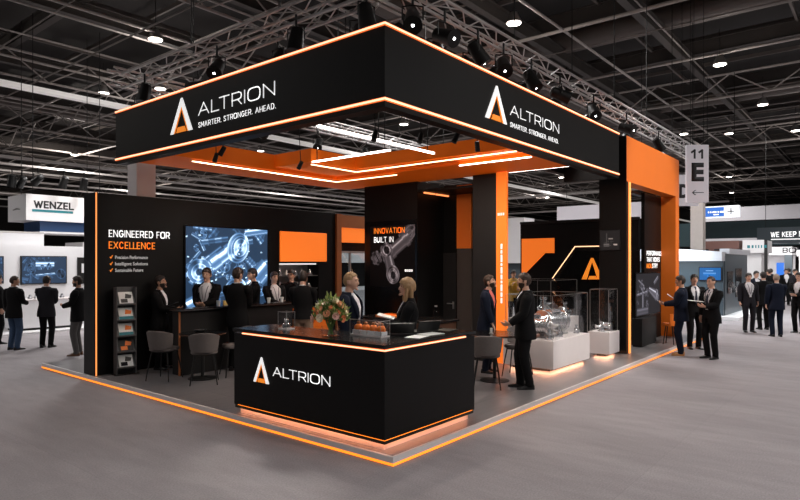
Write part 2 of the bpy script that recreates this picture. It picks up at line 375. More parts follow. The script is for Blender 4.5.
def emblem(org, facing, width, height, parent):
    u = UAX[facing]; nrm = u.cross(Vector((0,0,1))); up = Vector((0,0,1))
    k = lambda P: [(a*width, b*height) for a, b in P]
    mb = MB()
    mb.prism(k([(0,0),(.165,0),(.52,.76),(.52,1),(.49,1)]), org, u, up, nrm, .0005, .012)
    mb.prism(k([(.52,1),(.52,.76),(.825,0),(1,0),(.55,1)]), org, u, up, nrm, .0005, .012)
    keep(mb.build('emblem', 'ltr_w', parent), parent)
    mo = MB()
    mo.prism(k([(.165,0),(.20,0),(.52,.69),(.52,.76)]), org, u, up, nrm, .0005, .011)
    mo.prism(k([(.52,.76),(.52,.66),(.775,0),(.825,0)]), org, u, up, nrm, .0005, .011)
    mo.prism(k([(.28,.01),(.72,.01),(.65,.16),(.35,.16)]), org, u, up, nrm, .0005, .013)
    keep(mo.build('emblem_accent', 'ltr_o', parent), parent)

# ------------------------------------------------------------------ painted pictures for screens and posters (vertex colours of a flat picture)
class Pic:
    def __init__(s, w, h, aspect, bg=.02):
        s.w, s.h = w, h; s.x, s.y = np.meshgrid((np.arange(w)+.5)/w*aspect, (np.arange(h)+.5)/h); s.L = np.full((h, w), bg, float)
    def cyl(s, p0, p1, r0, r1=None, base=.5, spec=.6, rings=0):
        r1 = r0 if r1 is None else r1
        dx, dy = p1[0]-p0[0], p1[1]-p0[1]; L = math.hypot(dx, dy); dx /= L; dy /= L
        t = (s.x-p0[0])*dx + (s.y-p0[1])*dy; v = -(s.x-p0[0])*dy + (s.y-p0[1])*dx
        r = r0 + (r1-r0)*np.clip(t/L, 0, 1); q = v/r; m = (t >= 0) & (t <= L) & (np.abs(q) <= 1)
        sh = base*(.18+.75*np.sqrt(np.clip(1-q*q, 0, 1))) + spec*np.exp(-((q-.42)/.16)**2) + .35*spec*np.exp(-((q+.62)/.1)**2) - .3*base*np.exp(-((q+.15)/.2)**2)
        if rings: sh = sh*(.8+.2*np.sign(np.sin(t/L*PI*2*rings)))
        s.L[m] = np.clip(sh, 0, 1.2)[m]; return s
    def disc(s, c, rx, ry, ang=0., inner=0., base=.5, spec=.5, teeth=0, ph0=0.):
        ca, sa = math.cos(ang), math.sin(ang); X = (s.x-c[0])*ca+(s.y-c[1])*sa; Y = -(s.x-c[0])*sa+(s.y-c[1])*ca
        rho = np.sqrt((X/rx)**2+(Y/ry)**2); phi = np.arctan2(Y/ry, X/rx); R = 1.
        if teeth: R = 1 + .09*np.sign(np.sin(teeth*phi))
        m = (rho <= R) & (rho >= inner)
        sh = base*(.55+.45*np.cos(2*phi+ph0)) + spec*np.exp(-((np.mod(phi-ph0+PI, PI)-1.1)/.28)**2)*.8 + .25*np.exp(-((rho-.93)/.05)**2) + .2*np.exp(-((rho-inner-.06)/.05)**2)*(inner > 0)
        s.L[m] = np.clip(sh, 0, 1.25)[m]; return s
    def rgb(s, lo, hi):
        L = np.clip(s.L, 0, 1.2)[..., None]; lo, hi = np.array(lo), np.array(hi)
        return np.clip(lo*(L*2)*(L < .5) + (lo + (hi-lo)*(L-.5)*2)*(L >= .5), 0, 1.5)
def picture(name, rgb, org, facing, W, H, m, parent, off=.004):
    h, w, _ = rgb.shape; u = UAX[facing]; nrm = u.cross(Vector((0,0,1))); O = Vector(org) + nrm*off
    us = np.linspace(0, W, w+1); vs = np.linspace(0, H, h+1)
    co = np.zeros(((h+1)*(w+1), 3)); A, B = np.meshgrid(us, vs)
    co[:] = np.array(O) + A.reshape(-1,1)*np.array(u) + B.reshape(-1,1)*np.array((0,0,1))
    me = bpy.data.meshes.new(name)
    i = np.arange(h*w); r, c = i//w, i % w; a = r*(w+1)+c
    F = np.stack([a, a+1, a+w+2, a+w+1], 1)
    me.from_pydata(co.tolist(), [], F.tolist())
    at_ = me.color_attributes.new('Col', 'FLOAT_COLOR', 'CORNER')
    cols = np.ones((h*w, 4, 4)); cols[:, :, :3] = rgb.reshape(-1, 1, 3)
    at_.data.foreach_set('color', cols.reshape(-1))
    me.materials.append(m); o = bpy.data.objects.new(name, me); COL.objects.link(o); o.parent = parent
    return keep(o, parent)
# ------------------------------------------------------------------ people
def head_pt(th, ph, off=0.):
    # th: longitude, 0 = face front (+y), ph: latitude
    x = .074*math.cos(ph)*math.sin(th); y = .096*math.cos(ph)*math.cos(th); z = .118*math.sin(ph)
    t = max(0, min(1, (-z-.012)/.10))
    x *= 1 - .36*t**1.3
    if y < 0: y *= 1 - .62*t
    else: y = y*(1-.10*t) + .012*t*math.cos(ph)
    if z > .05: x *= 1-.0*z
    if y > .05 and .0 < z < .03: y -= .006*math.exp(-((abs(x)-.032)/.014)**2)      # eye sockets
    n = Vector((x/.074**2, y/.096**2, z/.118**2)).normalized()
    return Vector((x, y, z)) + n*off
def ring_loft(mb, rings, n=20, mi=0, cap=True, keepf=None):
    # rings: (center, rx, ry [, power]) horizontal-ish ellipses; index 0 angle = +y
    vs = []
    for (c, rx, ry, ax, ay) in rings:
        for k in range(n):
            t = 2*PI*k/n; vs.append(Vector(c) + ax*(rx*math.sin(t)) + ay*(ry*math.cos(t)))
    fs = []
    for i in range(len(rings)-1):
        for k in range(n):
            if keepf and not keepf(i, (k+.5)/n*2*PI): continue
            fs.append((i*n+k, i*n+(k+1)%n, (i+1)*n+(k+1)%n, (i+1)*n+k))
    if cap: fs += [tuple(range(n-1,-1,-1)), tuple(range((len(rings)-1)*n, len(rings)*n))]
    mb.add(vs, fs, mi)
def ik(a, b, l1, l2, pole):
    a, b, pole = Vector(a), Vector(b), Vector(pole); d = b-a; L = min(d.length, (l1+l2)*.995)
    dn = d.normalized(); b = a + dn*L; x = (l1*l1 - l2*l2 + L*L)/(2*L); h = math.sqrt(max(0, l1*l1-x*x))
    p = (pole - dn*pole.dot(dn)).normalized()
    return a + dn*x + p*h, b
def hand(mb, w, d, nrm, side, curl=.6, k=1.):
    # w wrist, d pointing to the knuckles, nrm out of the palm (towards which fingers curl), side: +1 thumb along d x nrm
    d = Vector(d).normalized(); nrm = Vector(nrm); nrm = (nrm - d*nrm.dot(d)).normalized(); s = d.cross(nrm)*side
    rings = []
    for t, a, b in ((-.01,.024,.017),(.02,.031,.017),(.055,.041,.016),(.085,.040,.013),(.092,.034,.010)): rings.append((w+d*t*k, a*k, b*k, s, nrm))
    ring_loft(mb, rings, 10)
    for i, (off, L) in enumerate(((.031,.070),(.0105,.080),(-.0105,.074),(-.031,.058))):
        p = w + d*.083*k + s*off*k; dd = d.copy(); pts = [p - d*.02*k, p]
        for j, f in enumerate((.45,.32,.23)):
            ang = curl*(.75 if j == 0 else 1.0)*(1+.06*i); dd = (dd*math.cos(ang) + nrm*math.sin(ang)); 
            n2 = nrm*math.cos(ang) - d*math.sin(ang)
            p = p + dd*L*f*k; pts.append(p)
        mb.path(pts, [.0105*k,.0100*k,.0094*k,.0088*k,.0075*k], 7)
    p = w + d*.025*k + s*.026*k
    t1 = p + (d*.6 + s*.62 + nrm*.3).normalized()*.038*k; t2 = t1 + (d*.85 + s*.12 + nrm*.42).normalized()*.032*k; t3 = t2 + (d*.85 - s*.1 + nrm*.45).normalized()*.022*k
    mb.path([p - s*.014*k, p, t1, t2, t3], [.014*k,.0135*k,.0115*k,.0105*k,.008*k], 7)
X, Y, Z = Vector((1,0,0)), Vector((0,1,0)), Vector((0,0,1))
ARM = {  # wrist target (right side x > 0), elbow pole, hand direction, palm normal, curl
  'down': ((.265,.03,.80), (.5,-1,0), (.0,.10,-1), (-1,.1,0), .45),
  'front': ((.055,.29,1.10), (.42,-.5,-1), (-.75,.55,.05), (-.1,-.5,.85), .5),
  'clasp': ((.06,.24,.98), (.5,-.6,-.8), (-.9,.35,-.2), (.0,-1,.1), .55),
  'hold': ((.11,.33,1.13), (.35,-.5,-1), (-.35,.9,.12), (-.6,.1,.75), .6),
  'low': ((.17,.24,1.00), (.35,-.5,-1), (-.25,.9,-.1), (-.7,.1,.5), .5),
  'lean': ((.20,.17,.86), (.6,-1,0), (-.1,.5,-.9), (0,-.4,-1), .3),
  'reach': ((.24,.46,1.12), (.6,-.4,-.9), (-.1,1,-.1), (0,.1,-1), .3),
  'table': ((.16,.34,.93), (.9,-.5,.1), (-.1,.85,-.45), (0,-.3,-1), .35),
  'hip': ((.20,.13,.92), (1,-.6,.1), (-.6,.3,-.7), (-.6,-.7,0), .9),
  'back': ((.10,-.17,.98), (1,-.2,.2), (-.8,-.1,-.4), (0,1,.2), .5),
  'raise': ((.10,.34,1.30), (.7,-.3,-1), (-.2,.5,.85), (-.7,.5,-.2), .8),
}
def person(label, x, y, z0, view, h=1.78, L='down', R='down', step=.0, lean=0., hy=0., hp=0., jacket='suit', trousers='suit', shirt='shirt', tie=None, lanyard=False,
           shoes='shoe', skin='skin', hair='hair_d', beard=None, style='short', woman=False, fat=1.07, vox=.0095, group='visitors and hosts at the trade fair', spread=.10, vneck=.62, open_h=1.05, hem=0.):
    root = thing('person', label, 'person', (x, y, z0), math.radians(VIEW + view - 90), group)
    k = h/1.78; S = lambda p: Vector(p)*k
    ln = math.radians(lean); piv = Vector((0,0,.95))
    def up(p):                    # lean of the upper body about the hips
        p = Vector(p) - piv; return piv + Vector((p.x, p.y*math.cos(ln)+p.z*math.sin(ln), -p.y*math.sin(ln)+p.z*math.cos(ln)))
    sw = .168 if woman else .188
    f = fat*(.93 if woman else 1.)
    # ---- joints
    sh, el, wr, hd = {}, {}, {}, {}
    for sd, nm in ((1, R), (-1, L)):
        tgt, pole, dr, pn, curl = ARM[nm] if isinstance(nm, str) else nm
        q = up((sw*sd, -.012, 1.435)); mir = lambda v: Vector((v[0]*sd, v[1], v[2]))
        e, w = ik(q, up(mir(tgt)), .285, .255, mir(pole))
        sh[sd], el[sd], wr[sd] = q, e, w; hd[sd] = (mir(dr), mir(pn), curl)
    hipj, kn, an = {}, {}, {}
    for sd in (1, -1):
        hipj[sd] = Vector((.092*sd, 0, .93)); a = Vector((spread*sd, step*sd*.5, .085))
        kn[sd], an[sd] = ik(hipj[sd], a, .43, .425, (0.12*sd, 1, 0))
    hc0 = up((0, .012, 1.638)); nb = up((0, -.018, 1.475))
    hq = Quaternion(Z, math.radians(hy)) @ Quaternion(X, -math.radians(hp)) 
    HM = lambda p: hc0 + hq @ Vector(p)
    # ---- body: one continuous surface
    mb = MB()
    def torso(rs, n=24, mi=0, cap=True, kf=None, target=None):
        ring_loft(target or mb, [(S(up((0, cy, z))), a*k, b*k, X, up((0,1,.95))-piv) for z, a, b, cy in rs], n, mi, cap, kf)
    ch = .02 if woman else 0
    body_r = [(.86,.135*f,.10*f,0),(.93,.148*f,.108*f,-.004),(1.05,.132*f,.098*f,.002),(1.18,.14*f,.104*f,.004),(1.30,.155*f,.112*f+ch,.006),(1.40,.150*f,.098*f,-.002),(1.455,.10*f,.07*f,-.012),(1.50,.06,.055,-.014)]
    torso(body_r)
    for sd in (1,-1):
        mb.path([S(up((.06*sd,-.012,1.385))), S(sh[sd]+(el[sd]-sh[sd]).normalized()*.06), S((sh[sd]+el[sd])/2), S(el[sd]), S((el[sd]*.6+wr[sd]*.4)), S(wr[sd])], [r*k*f for r in (.04,.046,.044,.040,.038,.026)], 12)
        d, pn, curl = hd[sd]; hand(mb, S(wr[sd]), d, pn, sd, curl, k*(.9 if woman else 1))
        mb.path([S(hipj[sd]+Vector((0,0,-.02))), S((hipj[sd]+kn[sd])/2), S(kn[sd]), S(kn[sd]*.65+an[sd]*.35), S(an[sd])], [r*k*f for r in (.085,.072,.054,.052,.034)], 12)
        mb.path([S(an[sd]+Vector((0,-.05,-.045))), S(an[sd]+Vector((0,.06,-.05))), S(an[sd]+Vector((0.01*sd,.14,-.06)))], [.028*k,.026*k,.014*k], 8)
    # neck and head
    mb.path([S(up((0,-.022,1.43))), S(nb), S(HM((0,-.018,-.075))), S(HM((0,-.01,-.02)))], [.062*k*f,.055*k*(.85 if woman else 1),.053*k*(.85 if woman else 1),.05*k], 14)
    nh, mh = 28, 20; vs = [S(HM(head_pt(0,-PI/2)))]
    for i in range(1, mh):
        for j in range(nh): vs.append(S(HM(head_pt(2*PI*j/nh, -PI/2+PI*i/mh))))
    vs.append(S(HM(head_pt(0,PI/2)))); fs = [(0,1+(j+1)%nh,1+j) for j in range(nh)]
    for i in range(mh-2):
        for j in range(nh): fs.append((1+i*nh+j,1+i*nh+(j+1)%nh,1+(i+1)*nh+(j+1)%nh,1+(i+1)*nh+j))
    b_ = 1+(mh-2)*nh; fs += [(len(vs)-1, b_+j, b_+(j+1)%nh) for j in range(nh)]; mb.add(vs, fs)
    mb.path([S(HM(p)) for p in ((0,.078,.028),(0,.090,.012),(0,.100,-.012),(0,.105,-.026),(0,.092,-.038))], [r*k for r in (.009,.0095,.0115,.0135,.010)], 8)     # nose
    for sd in (1,-1): mb.ell(S(HM((.073*sd,-.008,-.004))), .013*k, .022*k, .034*k, 10, 8, rot=(hq.to_matrix()))
    mb.path([S(HM((-.045,.078,.030))), S(HM((0,.094,.030))), S(HM((.045,.078,.030)))], [.008*k,.010*k,.008*k], 6)     # brow
    mb.ell(S(HM((0,.083,-.098))), .026*k, .020*k, .017*k, 10, 6)                                                   # chin
    me = mb.mesh('person_body', skin, False, False)
    o = bpy.data.objects.new('body', me); COL.objects.link(o)
    r = o.modifiers.new('r', 'REMESH'); r.mode = 'VOXEL'; r.voxel_size = vox; r.use_smooth_shade = True
    sm = o.modifiers.new('s', 'SMOOTH'); sm.factor = .5; sm.iterations = 2
    me2 = eval_mesh(o); o.modifiers.clear(); o.data = me2; me2.materials.clear(); me2.materials.append(M[skin]); shade(me2, 180); o.parent = root
    # ---- face details
    e = MB()
    for sd in (1,-1): e.ell(S(HM((.031*sd,.0815,.012))), .013*k, .006*k, .0065*k, 10, 6, rot=hq.to_matrix())
    for sd in (1,-1): e.path([S(HM((.014*sd,.0975,.030))), S(HM((.032*sd,.0945,.035))), S(HM((.050*sd,.080,.029)))], [.0035*k,.0042*k,.003*k], 6, 1)
    e.build('eyes', ['eye', hair], root, True)
    MB().ell(S(HM((0,.0915,-.064))), .022*k, .0095*k, .0065*k, 12, 6, rot=hq.to_matrix()).build('mouth', 'lip', root, True)
    # ---- hair and beard: patches lifted off the head surface
    def patch(keep_f, off, name, m, nh=40, mh=30, thick=.012):
        mb2 = MB(); P = [[head_pt(2*PI*j/nh, -PI/2+.02+(PI-.04)*i/mh) for j in range(nh)] for i in range(mh+1)]
        vs, ix, fs = [], {}, []
        def vid(i, j, lay):
            key = (i, j % nh, lay)
            if key not in ix:
                p = P[i][j % nh]; nrm = Vector((p.x/.074**2, p.y/.096**2, p.z/.118**2)).normalized()
                wob = .003*math.sin(9*p.x*40+p.z*60)+.002*math.sin(p.y*130)
                ix[key] = len(vs); vs.append(S(HM(p + nrm*((off(p)+wob) if lay else -.006))))
            return ix[key]
        kf = {}
        for i in range(mh):
            for j in range(nh):
                c = (P[i][j]+P[i][(j+1)%nh]+P[i+1][j]+P[i+1][(j+1)%nh])/4
                if keep_f(c): kf[(i, j)] = 1
        for (i, j) in kf:
            fs.append((vid(i,j,1), vid(i,j+1,1), vid(i+1,j+1,1), vid(i+1,j,1)))
            for (di, dj, a, b) in ((-1,0,(i,j),(i,j+1)), (1,0,(i+1,j+1),(i+1,j)), (0,-1,(i+1,j),(i,j)), (0,1,(i,j+1),(i+1,j+1))):
                if (i+di, (j+dj) % nh) not in kf: fs.append((vid(*a,1), vid(*a,0), vid(*b,0), vid(*b,1)))
        # close the crown
        if kf and all((mh-1, j) in kf for j in range(nh)): fs.append(tuple(vid(mh, j, 1) for j in range(nh)))
        mb2.add(vs, fs); return mb2.build(name, m, root, True)
    if style == 'short':
        def hk(c):
            if c.y > .058: return c.z > .062 - .10*abs(c.x)
            if c.y > .030: return c.z > .022 + (c.y-.03)*.9
            if c.y > .012: return c.z > -.015
            if c.y > -.03: return c.z > .028 if abs(c.x) > .06 else c.z > -.03
            return c.z > -.062
        patch(hk, lambda p: .007 + .016*max(0, min(1, (p.z-.0)/.09)) + .004*max(0, p.y*10), 'hair', hair)
    elif style == 'crop':
        def hk(c):
            if c.y > .045: return c.z > .076 - .10*abs(c.x)
            if c.y > .018: return c.z > .03
            if c.y > -.03: return c.z > .028 if abs(c.x) > .06 else c.z > -.03
            return c.z > -.058
        patch(hk, lambda p: .005 + .007*max(0, min(1, (p.z-.0)/.09)), 'hair', hair)
    elif style == 'long':
        def hk(c):
            if c.y > .05: return c.z > .062 - .9*max(0, .02-abs(c.x)) - .5*abs(c.x)
            if c.y > .025: return c.z > -.005
            return c.z > -.10
        patch(hk, lambda p: .016 + .012*max(0, min(1, (p.z+.05)/.12)), 'hair', hair)
        hb = MB(); rs = []
        for t in range(9):
            u = t/8; zz = .02 - .36*u; c = S(HM((0, -.045+.012*math.sin(u*5), zz*.55))) + Vector((0,-.03*u,zz*.45))*k
            rs.append((c, (.088+.012*math.sin(u*9)-.03*u)*k, (.052-.014*u)*k, X, Y))
        ring_loft(hb, rs, 18); 
        for sd in (1,-1):
            hb.path([S(HM((.070*sd,.012,.02))), S(HM((.083*sd,.010,-.06))), S(HM((.080*sd,.006,-.13)))+Vector((0,.01,-.02))*k, S(HM((.085*sd,.02,-.20)))+Vector((0,0,-.05))*k], [.018*k,.026*k,.026*k,.010*k], 8)
        hb.build('hair', hair, root, True)
    if beard:
        patch(lambda c: c.z < -.030 - .55*max(0, c.y-.066)*0 and c.y > -.002 and not (c.z > -.072 and abs(c.x) < .024 and c.y > .05 and c.z < -.053) and not (c.z > -.042 and abs(c.x) < .034 and c.y > .05), lambda p: .006, 'beard', beard)
    # ---- trousers
    tb = MB()
    ring_loft(tb, [(S((0,cy,z)), a*f*k, b*f*k, X, Y) for z, a, b, cy in ((.80,.10,.085,0),(.88,.165,.118,-.004),(.96,.160,.116,-.002),(1.03,.146,.11,0))], 24)
    for sd in (1,-1):
        tb.path([S(hipj[sd]+Vector((-.006*sd,0,.0))), S(hipj[sd]*.7+kn[sd]*.3), S(kn[sd]), S(kn[sd]*.5+an[sd]*.5), S(an[sd]+Vector((0,.0,.02))), S(an[sd]+Vector((0,.008,-.045)))], [r*k*f*(.92 if woman else 1) for r in (.096,.090,.071,.064,.058,.060)], 14)
    o2 = bpy.data.objects.new('trousers', tb.mesh('trousers', trousers, False, False)); COL.objects.link(o2)
    r = o2.modifiers.new('r', 'REMESH'); r.mode = 'VOXEL'; r.voxel_size = max(.014, vox); sm = o2.modifiers.new('s', 'SMOOTH'); sm.iterations = 3
    me3 = eval_mesh(o2); o2.modifiers.clear(); o2.data = me3; me3.materials.clear(); me3.materials.append(M[trousers]); shade(me3, 180); o2.parent = root
    # ---- shoes
    for sd in (1,-1):
        sb = MB(); a = an[sd]; rs = []
        toe = Vector((.14*sd, 1, 0)).normalized(); sx = toe.cross(Z)
        for t, w_, hh in ((-.075,.022,.05),(-.068,.034,.075),(-.02,.039,.088),(.03,.040,.075),(.09,.047,.052),(.15,.044,.040),(.185,.030,.028),(.195,.014,.016)):
            c = Vector((a.x, a.y, 0)) + toe*t; ring = [c+sx*w_*sx_+Z*(hz*hh) for sx_, hz in ((-1,0),(-1.05,.35),(-.75,.85),(0,1),(.75,.85),(1.05,.35),(1,0))]
            rs.append([S(p) for p in ring])
        n = 7; vs = sum(rs, []); fs = [(i*n+j, i*n+(j+1)%n, (i+1)*n+(j+1)%n, (i+1)*n+j) for i in range(len(rs)-1) for j in range(n)] + [tuple(range(n)), tuple(range((len(rs)-1)*n, len(rs)*n))]
        sb.add(vs, fs); sb.build('shoe', shoes, root, True)
    # ---- shirt
    st = MB()
    shirt_r = [(.93,.152*f,.112*f,0),(1.05,.141*f,.107*f,.004),(1.18,.148*f,.113*f,.006),(1.30,.160*f,.119*f+ch,.008),(1.40,.148*f,.102*f,.0),(1.46,.092*f,.074*f,-.010),(1.495,.064,.062,-.014)]
    torso(shirt_r, 24, 0, True, None, st)
    ring_loft(st, [(S(nb+Vector((0,.004,-.015))), .064*k, .062*k, X, Y), (S(nb+Vector((0,.006,.030))), .059*k, .060*k, X, (Y-Z*.25).normalized()), (S(nb+Vector((0,.004,.032))), .050*k, .050*k, X, Y)], 20, 0, False)
    st.build('shirt', shirt, root, True)
    # ---- jacket: torso open in a V at the front, skirt, sleeves, lapels
    jk = MB(); n = 40
    jr = [(.765,.190,.140,-.006),(.80,.191,.140,-.006),(.88,.187,.136,-.006),(.96,.173,.127,-.002),(1.05,.155,.117,.003),(1.12,.155,.117,.005),(1.19,.163,.123,.006),(1.26,.174,.130,.008),(1.32,.180,.130,.007),(1.38,.178,.122,.002),(1.42,.165,.106,-.006),(1.45,.140,.090,-.012),(1.475,.100,.076,-.016),(1.50,.070,.066,-.020)]
    if woman: jr = [(z, a*.93, b*.93+(ch if 1.2 < z < 1.36 else 0), c) for z, a, b, c in jr if z > .79]
    jr = [(z, a*f, b*f, c) for z, a, b, c in jr if z >= hem]
    def vwid(z):
        if z > open_h: return math.radians(6 + (z-open_h)/(1.49-open_h)*62*vneck)
        if z < open_h-.10: return math.radians(2 + (open_h-.10-z)/.3*9)
        return 0
    zs = [q[0] for q in jr]
    def kf(i, t):
        t = (t+PI) % (2*PI) - PI; return abs(t) > vwid((zs[i]+zs[i+1])/2)
    torso(jr, n, 0, False, kf, jk)
    for sd in (1,-1):
        cuff = wr[sd]*.93 + el[sd]*.07
        d_ = (el[sd]-sh[sd]).normalized(); o_ = Vector((sd*.014,0,0))
        A_ = up((sd*(sw-.085),-.014,1.418)); B_ = up((sd*(sw-.035),-.014,1.412)); C_ = sh[sd]+o_*.6+Vector((0,0,-.034))+d_*.012; D_ = sh[sd]+o_*.5+d_*.075
        E1 = el[sd]+(sh[sd]-el[sd]).normalized()*.04; E2 = el[sd]+(wr[sd]-el[sd]).normalized()*.04; EM = (E1+E2)*.25+el[sd]*.5
        jk.path([S(A_), S(B_), S((B_*.35+C_*.65)+Vector((sd*.012,0,.010))), S(C_+d_*.02), S(D_), S(sh[sd]*.45+el[sd]*.55), S(E1), S(EM), S(E2), S(el[sd]*.5+wr[sd]*.5), S(cuff)], [r*k*f for r in (.035,.052,.0625,.0675,.068,.062,.057,.056,.055,.049,.042)], 16)
    ob = jk.build('jacket', jacket, root, True, recalc=True)
    sol = ob.modifiers.new('t', 'SOLIDIFY'); sol.thickness = .009*k; sol.offset = 1
    me4 = eval_mesh(ob); ob.modifiers.clear(); ob.data = me4; shade(me4, 60)
    # lapels follow the V
    lp = MB()
    for sd in (1,-1):
        inner, outer = [], []
        for z in (open_h+.0, open_h+.08, 1.20 if open_h < 1.15 else 1.24, 1.30, 1.38, 1.43, 1.465):
            j = max(i for i in range(len(zs)) if zs[i] <= z); j = min(j, len(zs)-2); q = (z-zs[j])/(zs[j+1]-zs[j])
            a = jr[j][1]*(1-q)+jr[j+1][1]*q+.012; b = jr[j][2]*(1-q)+jr[j+1][2]*q+.012; cy = jr[j][3]*(1-q)+jr[j+1][3]*q
            w0 = vwid(z)-.03; wl = .10+.34*math.sin(min(1,(z-open_h)/(1.40-open_h))*PI*.62) if z < 1.42 else .30
            for lst, t, e_ in ((inner, w0, .002), (outer, w0+wl, .007)): lst.append(S(up((sd*(a+e_)*math.sin(t), cy+(b+e_)*math.cos(t), z))))
        lp.grid([inner, outer])
    ol = lp.build('lapels', jacket, root, True, recalc=True); sol = ol.modifiers.new('t', 'SOLIDIFY'); sol.thickness = .006; sol.offset = 0
    me5 = eval_mesh(ol); ol.modifiers.clear(); ol.data = me5
    def front(z, dx, e_=.0):       # a point on the shirt front
        j = max(i for i in range(len(shirt_r)) if shirt_r[i][0] <= z); j = min(j, len(shirt_r)-2); q = (z-shirt_r[j][0])/(shirt_r[j+1][0]-shirt_r[j][0])
        a = shirt_r[j][1]*(1-q)+shirt_r[j+1][1]*q; b = shirt_r[j][2]*(1-q)+shirt_r[j+1][2]*q; cy = shirt_r[j][3]*(1-q)+shirt_r[j+1][3]*q
        return S(up((dx, cy+b*math.sqrt(max(0,1-(dx/a)**2))+e_, z)))
    if tie:
        tm = MB()
        for a_, b_ in ((-1, 0), (0, 1)): pass
        rows = [[front(z, sd*w_, .006 if sd else .012) for sd in (-1,0,1)] for z, w_ in ((1.03,.004),(1.07,.034),(1.2,.028),(1.33,.021),(1.44,.014),(1.452,.022),(1.485,.024))]
        tm.grid(rows); ot = tm.build('tie', tie, root, True); sol = ot.modifiers.new('t', 'SOLIDIFY'); sol.thickness = .006; me6 = eval_mesh(ot); ot.modifiers.clear(); ot.data = me6
    if lanyard:
        lm = MB()
        for sd in (1,-1): lm.path([S(nb+Vector((.062*sd,.0,.0))), front(1.42,.055*sd,.016), front(1.30,.035*sd,.014), front(1.14,.008*sd,.02)], .006*k, 6)
        c = front(1.10, 0, .022); lm.box(c.x-.03*k, c.x+.03*k, c.y-.003, c.y+.003, c.z-.045*k, c.z+.045*k, 1)
        lm.build('lanyard', ['tie', 'badge'], root)
    return root, {'L': root, 'wr': wr, 'k': k}
# ================================================================== THE HALL
struct(box(-40, 110, -45, 110, -.05, 0).build('floor', 'carpet'))
struct(box(-40, 110, -45, 110, 12.0, 12.2).build('ceiling', 'roof'))
struct(box(92, 92.4, -45, 110, 0, 12).build('wall_right', 'charcoal'))
struct(box(-40, 92, 88, 88.4, 0, 12).build('wall_left', 'charcoal'))
def ibeam(mb, ax, a0, a1, c, z, w, h, t=.03):
    for q0, q1, r0, r1 in ((c-w/2, c+w/2, z, z+t), (c-w/2, c+w/2, z+h-t, z+h), (c-t/2, c+t/2, z+t, z+h-t)):
        (mb.box(a0, a1, q0, q1, r0, r1) if ax == 'x' else mb.box(q0, q1, a0, a1, r0, r1))
# primary girders along X and Y, secondary purlins, pipes and ducts: each its own object
for i, y in enumerate([-34,-25,-17,-9.5,-2.6,2.6,6.4,12,17,24,29.5,36.5,43,50,58,66,75]):
    mb = MB(); ibeam(mb, 'x', -40, 92, y, 10.15, .26, .5); struct(mb.build('ceiling_beam', 'beam_d'))
for i, x in enumerate([-30,-22,-15,-8,-2.0,4.2,10.4,16.6,22.8,29,35.2,41.4,47.6,53.8,60,66.2,72.4,78.6,84.8]):
    mb = MB(); ibeam(mb, 'y', -45, 88, x, 10.72, .26, .6); struct(mb.build('ceiling_beam', 'beam_d'))
for i in range(26):
    y = -38 + i*4.7 + rnd.uniform(-.8, .8); struct(box(-40, 92, y, y+.09, 11.25, 11.42).build('ceiling_purlin', 'beam'))
for i in range(30):
    x = -34 + i*4.1 + rnd.uniform(-.9, .9); struct(box(x, x+.08, -45, 88, 11.5, 11.66).build('ceiling_purlin', 'beam'))
for y, z, r in ((-6.2,9.7,.05),(4.4,9.6,.045),(9.1,9.75,.06),(14.6,9.5,.05),(21.5,9.7,.05),(27,9.5,.06),(40,9.6,.06),(54,9.6,.06)):
    struct(MB().tube((-40,y,z),(92,y,z),r,n=8).build('ceiling_pipe', 'pipe'))
for x, z, r in ((0.8,9.6,.05),(7.2,9.8,.05),(13.9,9.6,.06),(20.2,9.8,.05),(26,9.6,.05),(33,9.7,.06),(39,9.6,.06),(50,9.6,.06),(57,9.6,.06),(69,9.6,.06)):
    struct(MB().tube((x,-45,z),(x,88,z),r,n=8).build('ceiling_pipe', 'pipe'))
for i in range(22):
    y = -24 + i*4.3 + rnd.uniform(-1.5, 1.5); zz = rnd.uniform(8.7, 10.6); struct(MB().tube((-40,y,zz),(92,y,zz),rnd.choice((.022,.03,.04)),n=6).build('ceiling_pipe', rnd.choice(('pipe','beam','beam'))))
for i in range(24):
    x = -14 + i*3.9 + rnd.uniform(-1.3, 1.3); zz = rnd.uniform(8.8, 10.6); struct(MB().tube((x,-45,zz),(x,88,zz),rnd.choice((.022,.03,.04)),n=6).build('ceiling_pipe', rnd.choice(('pipe','beam','beam'))))
for y, z, r in ((9.6,10.9,.42),(-5.6,11.0,.40),(33,10.8,.45)):
    struct(MB().tube((-40,y,z),(92,y,z),r,n=18).build('ceiling_duct', 'duct', smooth=True))
for x, z, r in ((18.6,11.0,.45),(31.5,11.0,.40)):
    struct(MB().tube((x,-45,z),(x,88,z),r,n=18).build('ceiling_duct', 'duct', smooth=True))
# pale cable trays and the far rows of bright trays
struct(box(-40, 92, 18.9, 19.2, 7.93, 8.1).build('light_trough', 'trough'))  # pale tray with a faint emission of its own
struct(box(-40, 92, 34.6, 34.85, 7.92, 8.06).build('cable_tray', 'beam_l'))
for i, y in enumerate((40,44,48.5,53,59,66,74)):
    struct(box(-20, 92, y, y+.16, 8.3+.1*(i%2), 8.42+.1*(i%2)).build('cable_tray', 'beam_l'))
for i, x in enumerate((52,70)):
    struct(box(x, x+.25, 10, 88, 8.7, 8.9).build('cable_tray', 'beam_l'))
